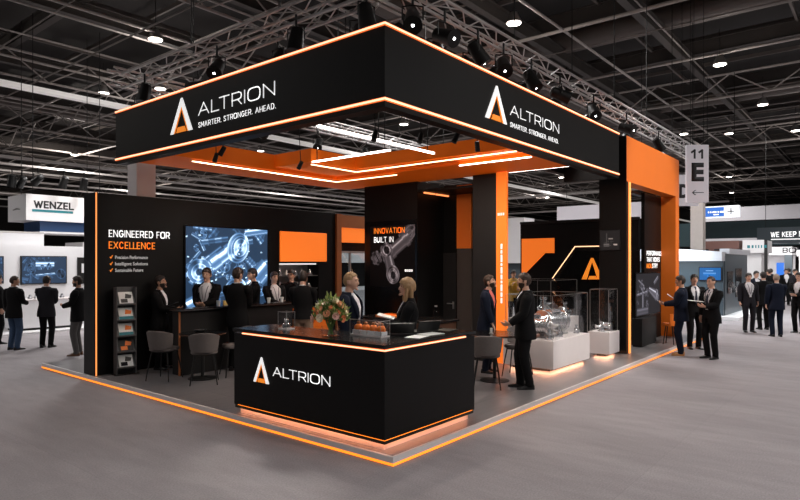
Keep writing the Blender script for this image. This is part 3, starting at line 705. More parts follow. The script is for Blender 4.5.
# diagonal bracing of the roof girders in view
def lattice(name, m, p0, p1, h, pitch, r, drop=0, w=0):
    a, b = Vector(p0), Vector(p1); d = (b-a); L = d.length; d.normalize(); side = Vector((-d.y, d.x, 0))*w
    mb = MB(); n = int(L/pitch)
    mb.tube(a, b, r*1.6, n=6); mb.tube(a+Z*h, b+Z*h, r*1.6, n=6)
    for i in range(n):
        q = a + d*(i*pitch); mb.tube(q + (Z*h if i % 2 else Z*0), q + d*pitch + (Z*0 if i % 2 else Z*h), r, n=5)
    return mb.build(name, m)
for y in (11.0, 22.0, 31.5, 46): struct(lattice('roof_truss', 'pipe', (-10,y,9.15), (70,y,9.15), 1.0, 1.5, .03))
for x in (9.0, 24.5, 37.0, 55.0): struct(lattice('roof_truss', 'pipe', (x,-30,9.2), (x,70,9.2), 1.0, 1.5, .03))
# hall columns
for (x, y), w in ((at(698, 24.5), .46),):
    mb = MB(); mb.box(x-w*.5, x+w*.5, y-w*.5, y+w*.5, 0, 4.9, 0, .03); struct(mb.build('hall_column', 'column_beige'))
# upper gallery bulkhead and far dark windows (right)
bx0, by0 = at(699, 46)
struct(box(bx0, bx0+.5, by0-26, by0, zat(222,46), zat(209,46)).build('gallery_bulkhead', 'bulk'))
struct(box(bx0+1.5, bx0+1.7, by0-26, by0+4, zat(246,46), zat(222,46)).build('gallery_glazing', 'teal_d'))
struct(box(bx0+.2, bx0+.4, by0-26, by0, zat(243,46), zat(239,46)).build('gallery_rail', 'bulk'))

# hall lamps: round pendant lamps that light the hall
lamp_proto = None
lamp_xy = [(19.9,1.0),(27.4,.7),(34.9,.2),(31.9,5.2),(32.2,8.6),(33.4,3.2),(52.8,6.8),(11.7,5.0),(7.3,22.3),(8.5,19.8),(12.9,38.9),(5.5,14.7),(42,6.6),(28.3,11.3),
           (66,9),(20,16),(20,28),(32,22),(44,18),(32,38),(22,48),(44,34),(58,26),(10,55),
           (-8,-8),(2,-9),(-9,3),(12,-9),(24,-9),(-6,12),(-2,26),(40,-6)]
lights = {7:1500,0:1700,2:1600,9:1700,11:1500,12:2000,10:2200,15:1500,17:1700,19:2000,22:2200,18:1500,20:2000,21:2000,24:900,25:1500,26:420,27:2000,28:1900,29:700,30:900,31:1800,6:1500,23:1800}
for i, (x, y) in enumerate(lamp_xy):
    lab = 'round hall lamp hanging from the dark roof'
    t = thing('hanging_lamp', lab, 'lamp', (x, y, 9.3), 0, 'round lamps under the hall roof')
    if lamp_proto is None:
        lamp_proto = [MB().lathe([(.05,.34),(.10,.33),(.23,.06),(.24,.0),(.21,.0)], n=18).build('lamp_shade', 'alu', t, True),
                      MB().lathe([(.205,.0),(.205,-.015),(.1,-.03)], n=18).build('diffuser', 'lamp', t), MB().tube((0,0,.34),(0,0,1.3),.012,n=6).build('cord', 'blackm', t)]
    else:
        for c in lamp_proto: q = c.copy(); COL.objects.link(q); q.parent = t
    if i in lights:
        ld = bpy.data.lights.new('hall_uplight', 'POINT'); ld.energy = lights[i]*(.065 if y < 24 else .30); ld.shadow_soft_size = .3; ld.color = (1,.90,.82)  # weak light added to lift the roof steel, stronger over the far rows
        lo = bpy.data.objects.new('hall_uplight', ld); COL.objects.link(lo); lo.location = (x, y, 9.1)
        ld = bpy.data.lights.new('hall_light', 'SPOT'); ld.energy = lights[i]*1.35; ld.spot_size = math.radians(158); ld.spot_blend = .7; ld.shadow_soft_size = 1.3; ld.color = (1,.97,.96)
        lo = bpy.data.objects.new('hall_light', ld); COL.objects.link(lo); lo.location = (x, y, 9.15)
w = bpy.data.worlds.new('world'); scn.world = w; w.use_nodes = True
w.node_tree.nodes['Background'].inputs[0].default_value = (.75,.78,.85,1); w.node_tree.nodes['Background'].inputs[1].default_value = .08

# ================================================================== THE BOOTH
PX1, PY1, PZ = 13.0, 8.88, .09
pf = thing('booth_platform', 'low dark booth platform edged with metal and an amber light line', 'platform', (0,0,0))
box(.03, PX1, .03, PY1, 0.0, PZ-.001).build('deck', 'deck', pf)
mb = MB(); mb.box(0, PX1, 0, .035, .032, PZ+.004); mb.box(0, .035, .035, PY1, .032, PZ+.004); mb.build('edge_trim', 'edge_alu', pf)
mb = MB(); mb.box(0.002, PX1-.02, .002, .02, .004, .0315); mb.box(.002, .02, .02, PY1-.02, .004, .0315); mb.build('led_strip', 'led_f', pf)

# ---- back wall
YB = 6.74
bw = thing('back_wall_panel', 'long black booth wall with white and orange slogan behind the bar', 'booth wall', (.06, YB, PZ))
mb = MB(); nx0, nx1, nz0, nz1 = 4.08, 5.28, 1.05, 2.02; x0, x1, y1, zt = .06, 5.84, 7.15, 3.25
mb.box(x0, nx0, YB, y1, PZ, zt); mb.box(nx1, x1, YB, y1, PZ, zt); mb.box(nx0, nx1, YB, y1, PZ, nz0); mb.box(nx0, nx1, YB, y1, nz1, zt)
wb(mb, 'panel', 'black', bw)
wb(box(.078, .100, YB-.006, YB-.0005, PZ, zt), 'led_strip', 'led_p', bw)
wordmark('lettering', 'ENGINEERED FOR', (.31, YB, 2.49), '-y', 1.13, .125, 'ltr_w', bw, w=0.115, gap=0.36)
wordmark('lettering', 'EXCELLENCE', (.31, YB, 2.285), '-y', .84, .125, 'ltr_o', bw, w=0.115, gap=0.36)
for s_, z in (('Precision Performance', 2.105), ('Intelligent Solutions', 1.99), ('Sustainable Future', 1.875)):
    text('lettering', s_, .062, (.415, YB, z), '-y', 'ltr_g', bw, width=.0285*len(s_), bold=.0)
    mb = MB(); mb.prism([(0,.03),(.02,.0),(.055,.06),(.045,.065),(.02,.022),(.008,.04)], (.32, YB, z), UAX['-y'], Z, UAX['-y'].cross(Z), .0005, .005); wb(mb, 'tick_mark', 'ltr_o', bw)
wb(box(4.10, 5.52, YB-.03, YB-.0005, 2.06, 2.74, 0, .006), 'orange_panel', 'orange_lit', bw)
mb = MB(); mb.box(nx0+.01, nx1-.01, YB+.02, YB+.38, 1.42, 1.44); mb.box(nx0+.01, nx1-.01, YB+.02, YB+.38, 1.72, 1.735); wb(mb, 'niche_shelf', 'steel', bw)
wb(box(nx0+.01, nx1-.01, y1-.03, y1-.01, nz0+.01, nz1-.01), 'niche_back', 'alu', bw)
wb(box(nx0+.05, nx1-.05, YB+.03, YB+.05, nz1-.03, nz1-.001), 'niche_light', 'led_soft', bw)  # glowing bar added to brighten the dark niche
# machined samples in the niche
k_ = 0
for zz, n_ in ((1.44, 6), (1.735, 5)):
    for j in range(n_):
        xx = nx0+.14+j*(nx1-nx0-.28)/(n_-1); r_ = .045+.02*((j*7+k_) % 3)/2
        o = MB().lathe([(r_*.6,0),(r_,.01),(r_,.03+.03*((j+k_)%2)),(r_*.55,.07),(r_*.4,.15-.02*(j%3)),(.012,.16-.02*(j%3))], n=14).build('machined_sample', 'chrome' if (j+k_) % 2 else 'steel', None, True)
        o.location = (xx, YB+.14+.05*(j%2), zz+.001)
        tag(o, ['small turned steel sample on the lower niche shelf','small turned steel sample on the upper niche shelf'][k_], 'machined sample', 'turned samples in the wall niche'+(' upper' if k_ else ' lower'))
    k_ += 1
# ---- video wall
vw = thing('video_wall', 'large glowing blue screen of drive shafts on the black wall', 'screen', (1.74, YB, 1.0))
wb(box(1.74, 3.75, YB-.035, YB-.0005, .98, 2.77), 'screen_body', 'gloss', vw)
P_ = Pic(150, 132, 150/132, .05)
r2 = np.random.RandomState(3)
for i in range(34):
    a, b = r2.rand(2); c_ = r2.rand()*PI; l_ = .1+.3*r2.rand(); P_.cyl((a*1.14,b), (a*1.14+l_*math.cos(c_), b+l_*math.sin(c_)), .012+.04*r2.rand(), base=.10+.25*r2.rand(), spec=.15+.4*r2.rand(), rings=int(r2.rand()*5))
for i in range(16):
    a, b = r2.rand(2); s_ = .03+.06*r2.rand(); P_.disc((a*1.14,b), s_, s_*.8, r2.rand()*3, .5*r2.rand(), .15+.25*r2.rand(), .4)
P_.cyl((.80,.95),(1.14,1.0),.05,base=.4,spec=.5)
P_.cyl((.86,.30),(1.14,.56),.10,base=.42,spec=.75,rings=3).cyl((.98,.40),(1.14,.55),.13,base=.35,spec=.6)
P_.cyl((.02,.10),(.30,.22),.09,base=.45,spec=.8)
P_.cyl((.26,.52),(.70,.80),.085,base=.5,spec=.9,rings=0).cyl((.34,.57),(.44,.635),.10,base=.45,spec=.7).cyl((.54,.70),(.62,.75),.105,base=.42,spec=.8)
P_.disc((.17,.50),.17,.15,.4,.0,.35,.5,9).disc((.17,.49),.105,.095,.4,.45,.55,.6).disc((.17,.49),.045,.04,.4,.0,.10,.1)
P_.disc((.70,.77),.155,.19,-.35,.0,.42,.6).disc((.72,.77),.125,.155,-.35,.0,.30,.5).disc((.73,.775),.095,.115,-.35,.35,.6,.7).disc((.73,.775),.035,.045,-.35,0,.5,.5)
P_.disc((.66,.28),.16,.13,.3,.55,.55,.6,0).disc((.66,.28),.07,.06,.3,.0,.3,.4)
for i in range(26):
    a, b = r2.rand(2); P_.disc((a*1.14,b), .012, .012, 0, 0, .8, .4)
P_.L = np.clip(P_.L*1.35+.02, 0, 1.2)
picture('screen_image', P_.rgb((.075,.17,.34), (.62,.83,1.0)), (1.765, YB-.035, 1.0), '-y', 1.96, 1.745, picture_mat('video_image', 1.75), vw)
# ---- glazed partition beyond the back wall
gp = thing('glass_partition', 'bronze framed glass partition with orange header left of dark tower', 'partition', (5.88, 6.9, PZ))
mb = MB(); mb.box(5.86, 6.02, 6.70, 7.05, PZ, 3.24); mb.box(6.02, 9.2, 6.86, 7.05, 2.93, 3.24); wb(mb, 'frame', 'copper', gp)
wb(box(6.06, 9.2, 6.88, 6.95, 2.55, 2.92), 'orange_panel', 'orange_lit', gp)
wb(box(6.03, 9.2, 6.90, 6.96, 2.33, 2.54), 'header', 'gloss', gp)
wb(box(6.06, 9.2, 6.92, 6.935, .14, 2.3), 'glass_pane', 'pane', gp)
mb = MB(); mb.box(6.03, 9.2, 6.90, 6.96, 2.28, 2.33); mb.box(6.52, 6.56, 6.90, 6.95, PZ, 2.3); mb.box(7.3, 7.34, 6.90, 6.95, PZ, 2.3); wb(mb, 'mullion', 'alu', gp)
# ---- cabin tower under the canopy
XT = 5.62
tw = thing('cabin_tower', 'tall black booth cabin with shaft poster and dark door', 'cabin', (XT, 3.8, PZ))
wb(box(XT, 6.7, 4.02, 5.56, PZ, 3.78), 'front_panel', 'black', tw)
wb(box(XT-.004, XT-.0005, 4.03, 5.54, .3, 2.97), 'poster_panel', 'gloss', tw)
wb(box(6.6, 6.7, 2.62, 4.02, PZ, 3.78), 'back_panel', 'black', tw)
wb(box(6.55, 6.599, 3.25, 3.63, 2.35, 3.75), 'orange_panel', 'orange', tw)
wb(box(6.56, 6.599, 3.25, 3.63, PZ, 2.345), 'taupe_panel', 'greige', tw)
dr = wb(box(6.565, 6.599, 3.66, 4.36 if False else 4.01, PZ+.02, 2.25, 0, .004), 'door', 'charcoal', tw)
mb = MB(); mb.tube((6.565,3.73,1.12),(6.50,3.73,1.12),.012,n=8); mb.tube((6.505,3.72,1.12),(6.505,3.86,1.12),.011,n=8); mb.box(6.555,6.565,3.71,3.75,1.0,1.16)
keep(mb.build('door_handle', 'steel', dr), tw); dr_kids = [c for c in dr.children]
for c in dr_kids: c.location = (0,0,0)
wb(box(XT, 5.84, 2.09, 2.62, PZ, 3.78), 'side_panel', 'charcoal', tw)
wb(box(XT+.02, 6.6, 2.62, 4.02, 3.55, 3.6), 'recess_ceiling', 'black', tw)
mb = MB(); mb.box(XT+.05, 6.05, 3.86, 3.89, 3.52, 3.549); mb.box(6.1, 6.58, 3.86, 3.89, 3.52, 3.549); wb(mb, 'led_strip', 'led_o', tw)
wordmark('lettering', 'INNOVATION', (XT-.004, 5.25, 2.69), '-x', .88, .125, 'ltr_o', tw, w=0.115, gap=0.36)
wordmark('lettering', 'BUILT IN', (XT-.004, 5.25, 2.49), '-x', .56, .125, 'ltr_w', tw, w=0.115, gap=0.36)
P_ = Pic(100, 116, 100/116, .006)
P_.cyl((.60,.78),(.88,1.02),.085,base=.3,spec=.45).disc((.76,.86),.10,.15,-.6,.4,.3,.4)
P_.cyl((.36,.52),(.76,.82),.105,base=.30,spec=.5).cyl((.40,.55),(.46,.595),.125,base=.3,spec=.45).cyl((.66,.745),(.72,.79),.13,base=.3,spec=.45)
P_.disc((.13,.47),.10,.12,.3,.3,.22,.35,7).disc((.15,.47),.05,.06,.3,.3,.3,.4)
P_.cyl((.24,.50),(.40,.56),.13,base=.32,spec=.5).disc((.33,.60),.115,.125,.4,0,.34,.5,6).disc((.33,.60),.06,.075,.4,0,.05,.05).disc((.33,.60),.075,.09,.4,.75,.6,.5)
P_.cyl((.36,.50),(.44,.20),.085,.10,base=.32,spec=.45).disc((.45,.20),.125,.155,.2,0,.34,.5).disc((.455,.19),.085,.115,.2,.6,.55,.5).disc((.455,.19),.05,.07,.2,0,.06,.06)
picture('poster_image', P_.rgb((.16,.14,.155), (.80,.76,.80)), (XT-.004, 5.38, 1.50), '-x', 1.30, 1.36, picture_mat('poster_print', .5, False), tw)  # the print also emits its own colours, brightening the poster
dashes('small_print', (XT-.004, 4.36, 1.84), '-x', (.05,.03,.06,.04), .012, .05, 'ltr_w', tw, False)
# ---- orange column at the end of the cabin
oc = thing('orange_column', 'slim orange column holding the canopy beam beside the dark cabin', 'column', (5.7, 1.95, PZ))
wb(box(XT, 5.68, 1.86, 2.085, PZ, 3.79), 'column_body', 'orange_lit', oc)
dashes('small_print', (XT, 2.05, 2.95), '-x', (.02,.02,.02,.02), .02, .05, 'ltr_w', oc, False)
dashes('small_print', (XT, 1.985, 2.40), '-x', (.10,.06,.14,.05,.12,.09,.05,.13,.08,.1), .025, .035, 'ltr_w', oc)
# ---- canopy
cx, cy, cxe, cye, cz0, cz1 = .42, .47, 7.80, 6.72, 3.77, 4.70
cn = thing('booth_canopy', 'large black booth canopy with glowing orange outlines and orange soffit', 'canopy', (cx, cy, cz0))
mb = MB(); mb.box(cx, cx+.16, cy, cye, cz0, cz1-.005); wb(mb, 'fascia', 'fascia', cn)
mb = MB(); mb.box(cx+.16, cxe, cy, cy+.16, cz0, cz1-.005); wb(mb, 'fascia', 'fascia', cn)
for z0_, z1_ in ((3.83,3.872),(4.664,4.704)):
    mb = MB(); mb.box(cx-.010, cx-.0005, cy-.010, cye, z0_, z1_); mb.box(cx-.0005, cxe, cy-.010, cy-.0005, z0_, z1_); wb(mb, 'led_diffuser', 'led_flank', cn)
    mb = MB(); mb.box(cx-.018, cx-.0105, cy-.018, cye, z0_+.011, z1_-.009); mb.box(cx-.0105, cxe, cy-.018, cy-.0105, z0_+.011, z1_-.009); wb(mb, 'led_strip', 'led_core', cn)
emblem((cx, 4.90, 4.045), '-x', .62, .525, cn)
emblem((2.53, cy, 4.045), '-y', .60, .495, cn)
wordmark('lettering', 'ALTRION', (cx, 4.12, 4.225), '-x', 1.76, .185, 'ltr_w', cn)
wordmark('lettering', 'ALTRION', (3.24, cy, 4.21), '-y', 1.66, .155, 'ltr_w', cn)
wordmark('lettering', 'SMARTER. STRONGER. AHEAD.', (cx, 4.12, 4.048), '-x', 1.78, .076, 'ltr_w', cn, w=0.078, gap=0.36)
wordmark('lettering', 'SMARTER. STRONGER. AHEAD.', (3.24, cy, 4.035), '-y', 1.64, .070, 'ltr_w', cn, w=0.078, gap=0.36)
# white post under the left end of the canopy, standing behind the slogan wall
px0_, px1_ = .62, 1.0
mb = MB(); mb.box(px0_+.42, px1_+.42, 7.2, 7.55, PZ, 3.95); cp = thing('canopy_post', 'pale square post rising behind the slogan wall', 'post', (1.2, 7.3, PZ)); wb(mb, 'post_body', 'white', cp)
# soffit: two levels of orange frame around the open middle
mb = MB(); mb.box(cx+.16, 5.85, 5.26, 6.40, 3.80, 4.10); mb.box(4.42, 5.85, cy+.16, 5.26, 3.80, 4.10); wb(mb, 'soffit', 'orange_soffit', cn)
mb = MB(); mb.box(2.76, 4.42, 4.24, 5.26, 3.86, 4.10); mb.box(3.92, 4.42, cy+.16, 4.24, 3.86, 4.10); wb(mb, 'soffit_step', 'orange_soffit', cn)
mb = MB(); mb.box(5.85, cxe, 1.6, 1.75, 3.95, 4.25); mb.box(cxe-.15, cxe, cy+.16, 1.6, cz0, 4.65); wb(mb, 'crossbeam', 'fascia', cn)
for b_ in ((1.05,4.55,5.235,5.265),(4.42,4.45,3.62,5.265)): pass
def led(x0,x1,y0,y1,m='led_warm',z=3.745,h=.016): wb(box(x0,x1,y0,y1,z,z+h), 'led_strip', m, cn)
led(1.03,4.45,5.275,5.295); led(4.43,4.45,3.62,5.275)
led(2.76,3.92,4.22,4.24, z=3.80); led(3.93,3.95,.74,4.22, z=3.80)
led(2.76,2.80,2.39,4.21,'led_w', z=3.84, h=.025); led(4.39,4.42,.72,2.13,'led_w', z=3.77)
led(.80,3.37,1.93,1.97,'led_w', z=3.82, h=.028); led(5.85,5.875,.64,1.95,'led_w', z=3.80)
mb = MB()
for xx in (.9, 2.0, 3.2): mb.tube((xx,1.95,3.849),(xx,1.95,4.66),.008,n=6)
for yy in (2.5, 4.1): mb.tube((2.78,yy,3.866),(2.78,yy,4.66),.008,n=6)
mb.box(cx+.1, 4.0, 1.93, 1.97, 4.6, 4.66); mb.box(2.76, 2.80, cy+.1, 4.3, 4.6, 4.66)
wb(mb, 'hanger', 'blackm', cn)
for (xx, yy, sx_, sy_, e_) in ((2.1,1.95,2.4,.06,40),(2.78,3.3,.05,1.7,25),(4.40,1.4,.04,1.3,30),(2.7,5.28,3.2,.03,14),(3.94,2.4,.03,3.2,20)):
    ld = bpy.data.lights.new('canopy_light', 'AREA'); ld.shape = 'RECTANGLE'; ld.size = sx_; ld.size_y = sy_; ld.energy = e_; ld.color = (1,.86,.74)
    lo = bpy.data.objects.new('canopy_light', ld); COL.objects.link(lo); lo.location = (xx, yy, 3.755)
# ---- tall orange portal at the right end
pt = thing('booth_portal', 'tall orange portal frame with black interior at the right end', 'portal', (8.4, .5, PZ))
wb(box(8.36, 12.45, .5, .80, 3.77, 4.75), 'header', 'orange', pt)
wb(box(12.12, 12.45, .5, 1.30, PZ, 3.77), 'jamb', 'orange', pt)
mb = MB(); mb.box(8.36, 8.62, .505, 1.09, PZ, 3.77); mb.box(8.34, 8.36, .5, 1.09, PZ, 4.75); wb(mb, 'jamb', 'black', pt)
wb(box(8.48, 8.58, .485, .504, PZ, 3.77), 'led_strip', 'led_p', pt)
wb(box(10.73, 12.11, .86, .94, PZ, 3.77), 'inner_wall', 'black', pt)
wb(box(8.63, 12.11, .95, 1.09, 3.71, 3.765), 'inner_ceiling', 'black', pt)
tx = onY_(646.6, .86); tw_ = onY_(661.3, .86)-tx
wordmark('lettering', 'PERFORMANCE', (tx, .86, 2.215), '-y', tw_, .115, 'ltr_w', pt, w=.12, gap=.34); wordmark('lettering', 'THAT MOVES', (tx, .86, 2.055), '-y', tw_*.86, .115, 'ltr_w', pt, w=.12, gap=.34)
wordmark('lettering', 'INDU', (tx, .86, 1.895), '-y', tw_*.34, .115, 'ltr_o', pt, w=.12, gap=.34); wordmark('lettering', 'STRY', (tx+tw_*.37, .86, 1.895), '-y', tw_*.34, .115, 'ltr_w', pt, w=.12, gap=.34)
ip = thing('mounted_display', 'small glass information display fixed to the black side of the orange portal', 'display', (8.30, .86, 2.3))
wb(box(8.302, 8.339, .62, 1.06, 2.30, 2.74, 0, .008), 'housing', 'charcoal', ip)
P_ = Pic(44, 42, 44/42, .06); P_.cyl((.2,.25),(.5,.25),.09,base=.4,spec=.3).cyl((.36,.3),(.36,.85),.03,base=.3,spec=.1).cyl((.45,.58),(.68,.58),.035,base=.7,spec=.3).cyl((.72,.27),(.92,.27),.045,base=.9,spec=.4)
for i in range(12): P_.disc((.25+.5*r2.rand(), .2+.25*r2.rand()), .03, .03, 0, 0, .3, .2)
picture('screen_image', P_.rgb((.10,.085,.08), (.55,.42,.36)), (8.302, 1.05, 2.31), '-x', .42, .42, picture_mat('info_image', 1.3), ip)
# ---- wall with the orange emblem
lw = thing('emblem_wall', 'black booth wall with orange angular panel and large orange emblem', 'booth wall', (10.6, 2.5, PZ))
wb(box(10.6, 10.72, .96, 4.20, PZ, 3.17), 'panel', 'black', lw)
NX = UAX['-x'].cross(Z)
def yz(px, py):
    t = (px-400)/600; # plane x = 10.6
    lo, hi = 5., 40.
    for _ in range(60):
        d = (lo+hi)/2; x, y = at(px, d)
        if x < 10.6: lo = d
        else: hi = d
    return y, zat(py, d)
def poly(name, pts, m, d1):
    q = [yz(*p) for p in pts]; mb = MB(); mb.prism([(-a, b) for a, b in q], (10.6, 0, 0), UAX['-x'], Z, NX, .0005, d1); return wb(mb, name, m, lw)
poly('orange_panel', [(522,277),(522,239),(554.5,238),(554.5,253),(545.5,253),(523,276)], 'orange_lit', .02)
poly('led_strip', [(552.3,278.2),(575,246.2),(604,245.6),(604,246.5),(575.3,247.1),(552.8,278.5)], 'led_line', .02)
poly('raised_panel', [(557,281),(576,251),(640,250),(640,300),(557,300)], 'gloss', .012)
def pol2(name, pts, m, d1, d0=.0125):
    q = [yz(*p) for p in pts]; mb = MB(); mb.prism([(-a, b) for a, b in q], (10.6, 0, 0), UAX['-x'], Z, NX, d0, d1); return wb(mb, name, m, lw)
pol2('emblem', [(582,279.3),(591.3,258),(593.5,258),(587,279.3)], 'ltr_o', .03); pol2('emblem', [(591.3,258),(593.5,258),(603,279.3),(598,279.3)], 'ltr_o', .031)
pol2('emblem_bar', [(588.5,279.3),(590,276),(596,276),(597.5,279.3)], 'ltr_o', .032)
wb(box(10.57, 10.599, .97, 4.2, 3.1, 3.17), 'top_rail', 'charcoal', lw)
# ================================================================== RECEPTION COUNTER
ca, cb, ce, cf = .08, .18, 2.76, 1.80     # corner x, corner y, left end y, right end x
ctz = 1.15
rc = thing('reception_counter', 'black corner reception counter with white wordmark and glowing orange edges', 'counter', (ca, cb, PZ))
mb = MB(); mb.box(ca, ca+.62, cb, ce, .205, ctz-.02); mb.box(ca+.62, cf, cb, cb+.62, .205, ctz-.02); wb(mb, 'body', 'black', rc)
mb = MB(); mb.box(ca+.006, ca+.020, cb+.006, ce-.012, .165, .2045); mb.box(ca+.020, cf-.012, cb+.006, cb+.020, .165, .2045); wb(mb, 'lower_lip', 'blackm', rc)
mb = MB(); mb.box(ca+.062, ca+.55, cb+.062, ce-.05, PZ, .2045); mb.box(ca+.55, cf-.05, cb+.062, cb+.55, PZ, .2045); wb(mb, 'plinth', 'white', rc)
mb = MB(); mb.box(ca+.022, ca+.034, cb+.022, ce-.07, .190, .204); mb.box(ca+.034, cf-.07, cb+.022, cb+.034, .190, .204); wb(mb, 'led_strip', 'led_glow', rc)
mb = MB(); mb.box(ca-.003, ca-.0005, cb-.003, ce-.08, .2055, .211); mb.box(ca-.0005, cf-.05, cb-.003, cb-.0005, .2055, .211); wb(mb, 'edge_line', 'led_f', rc)
mb = MB(); mb.box(ca-.012, ca+.66, cb-.012, ce+.02, ctz, ctz+.04, 0, .006); mb.box(ca+.66, cf+.02, cb-.012, cb+.66, ctz, ctz+.04, 0, .006); wb(mb, 'worktop', 'gloss', rc)
mb = MB(); mb.box(ca-.014, ca+.0, cb-.014, 2.57, ctz-.024, ctz-.001); mb.box(ca, 1.58, cb-.014, cb, ctz-.024, ctz-.001); wb(mb, 'led_diffuser', 'led_flank', rc)
mb = MB(); mb.box(ca-.021, ca-.0145, cb-.021, 2.57, ctz-.018, ctz-.006); mb.box(ca-.0145, 1.58, cb-.021, cb-.0145, ctz-.018, ctz-.006); wb(mb, 'led_strip', 'led_core', rc)
emblem((ca, 2.345, .552), '-x', .30, .315, rc)
wordmark('lettering', 'ALTRION', (ca, 1.965, .663), '-x', .985, .112, 'ltr_w', rc)
CT = ctz+.041
# ---- things on the counter
fx, fy = .29, 1.19
fl = thing('flower_arrangement', 'round bouquet of peach and cream flowers in a glass vase', 'flowers', (fx, fy, CT))
MB().lathe([(.09,0),(.105,.008),(.11,.05),(.105,.12),(.098,.12),(.102,.05),(.095,.012)], n=22).build('vase', 'glass', fl, True)
mb = MB()
for i in range(22):
    t = rnd.uniform(0, 2*PI); r_ = rnd.uniform(.0,.16); mb.path([(.03*math.cos(t+2),.03*math.sin(t+2),.02),(.05*math.cos(t),.05*math.sin(t),.15),(r_*math.cos(t),r_*math.sin(t),.33)], .004, 5)
mb.build('stems', 'leaf', fl)
def leafmesh(n_, m, seed, hi):
    mb = MB(); rr = random.Random(seed)
    for i in range(n_):
        t = rr.uniform(0, 2*PI); ph = rr.uniform(-.25, 1.45); R = rr.uniform(.10, .175) * (1 + hi*max(0, math.sin(ph))*rr.random())
        c = Vector((R*math.cos(ph)*math.cos(t), R*math.cos(ph)*math.sin(t), .21+R*1.05*math.sin(ph)))
        d = (c-Vector((0,0,.14))).normalized(); d = (d+Vector((rr.uniform(-.5,.5), rr.uniform(-.5,.5), rr.uniform(-.3,.5)))).normalized()
        s_ = d.orthogonal().normalized(); s_ = (Matrix.Rotation(rr.uniform(0, 6.3), 3, d) @ s_); L = rr.uniform(.05,.10); W = L*.24; nn = d.cross(s_)*.012
        mb.add([c, c+d*L*.4+s_*W, c+d*L, c+d*L*.4-s_*W, c+d*L*.45+nn], [(0,1,4),(1,2,4),(2,3,4),(3,0,4)])
    return mb
o = leafmesh(230, 'leaf', 5, .2).build('foliage', 'leaf', fl, recalc=False); o['kind'] = 'stuff'
o = leafmesh(120, 'leaf2', 6, .5).build('foliage', 'leaf2', fl, recalc=False); o['kind'] = 'stuff'
fcol = [mat('petal_peach', (.86,.45,.26), .6, noise=.15, nscale=40), mat('petal_cream', (.88,.78,.60), .6, noise=.1, nscale=40), mat('petal_coral', (.84,.28,.12), .6, noise=.15, nscale=40), mat('petal_pink', (.84,.55,.47), .6, noise=.1, nscale=40)]
def bloom(R):
    mb = MB()
    for ring, n_, tilt, rr_ in ((0,5,1.25,.45),(1,7,.85,.75),(2,9,.35,1.0)):
        for k in range(n_):
            t = 2*PI*(k+.5*ring)/n_; d = Vector((math.cos(t), math.sin(t), 0)); s_ = Vector((-d.y, d.x, 0))
            def q(u, v): return d*(R*rr_*(.15+.85*u)*math.cos(tilt*u)) + Z*(R*rr_*u*math.sin(tilt)*1.05-.25*R*(v*v)*0) + s_*(v*R*.52*rr_*math.sin(PI*(.18+.74*u)))
            mb.grid([[q(u, v)+Z*(.12*R*v*v) for v in (-1,-.4,.4,1)] for u in (0,.35,.7,1)])
    mb.ell((0,0,R*.25), R*.28, R*.28, R*.35, 8, 6); return mb
bl = [bloom(.046).mesh('bloom', c, True, False) for c in fcol]
for i in range(30):
    t = i*2.39996; ph = math.asin(min(.99, -.12 + 1.08*(i+.5)/30)); R = .155+.018*((i*5) % 3)
    o = bpy.data.objects.new('flower', bl[(i*7+i//3) % 4]); COL.objects.link(o); o.parent = fl
    d = Vector((math.cos(ph)*math.cos(t), math.cos(ph)*math.sin(t), math.sin(ph))); o.location = Vector((0,0,.215)) + Vector((d.x*R, d.y*R, d.z*R*1.05))
    o.rotation_euler = d.to_track_quat('Z', 'Y').to_euler(); s_ = .85+.65*((i*3) % 5)/4; o.scale = (s_,)*3
mb = MB(); 
for i in range(8):
    t = i*.8; mb.path([(.03*math.cos(t),.03*math.sin(t),.33),(.05*math.cos(t),.05*math.sin(t),.42+.012*(i%4)),(.06*math.cos(t),.06*math.sin(t),.46+.03*(i%3))], [.006,.012,.003], 5)
mb.build('buds', 'leaf2', fl)
# acrylic showcase with four models
def acrylic(name, label, x0, x1, y0, y1, z0, z1, base='white', lab_cat='display case', bh=.015):
    t = thing(name, label, lab_cat, ((x0+x1)/2, (y0+y1)/2, z0))
    wb(box(x0, x1, y0, y1, z0, z0+bh), 'base', base, t)
    e = .006; mb = MB()
    for a in ((x0,x1,y0,y0+e),(x0,x1,y1-e,y1),(x0,x0+e,y0+e,y1-e),(x1-e,x1,y0+e,y1-e)): mb.box(*a, z0+bh, z1)
    mb.box(x0, x1, y0, y1, z1, z1+e); wb(mb, 'glass', 'glass', t)
    mb = MB()
    for a, b in ((x0,y0),(x1,y0),(x0,y1),(x1,y1)): mb.box(a-.002 if a == x0 else a-.002, a+.002, b-.002, b+.002, z0+bh, z1+e)
    mb.box(x0,x1,y0-.002,y0+.001,z1,z1+e+.001); mb.box(x0-.002,x0+.001,y0,y1,z1,z1+e+.001); wb(mb, 'edge', 'alu', t)
    return t
acrylic('acrylic_case', 'low clear acrylic case of four orange models on reception counter', .50, .66, .60, 1.08, CT, CT+.185, 'white')
for i in range(4):
    yy = .662 + i*.118
    t = thing('product_model', ['small orange model at the right end of the acrylic case','small orange model second from right in the acrylic case','small orange model third from right in the acrylic case','small orange model at the left end of the acrylic case'][i], 'product model', (.58, yy, CT+.0155), 0, 'orange models in the acrylic case')
    box(-.05,.05,-.05,.05,0,.05,0,.006).build('base', 'whitep', t)
    mb = MB(); mb.lathe([(.045,0),(.05,.01),(.046,.045),(.03,.062),(.0,.066)], (0,0,.0505), 16); mb.box(-.02,.02,-.055,.055,.05,.085); mb.build('cover', 'orange', t, True)
    MB().lathe([(.02,0),(.02,.03),(.008,.034)], (0,0,.112), 10).build('cap', 'copper', t, True)
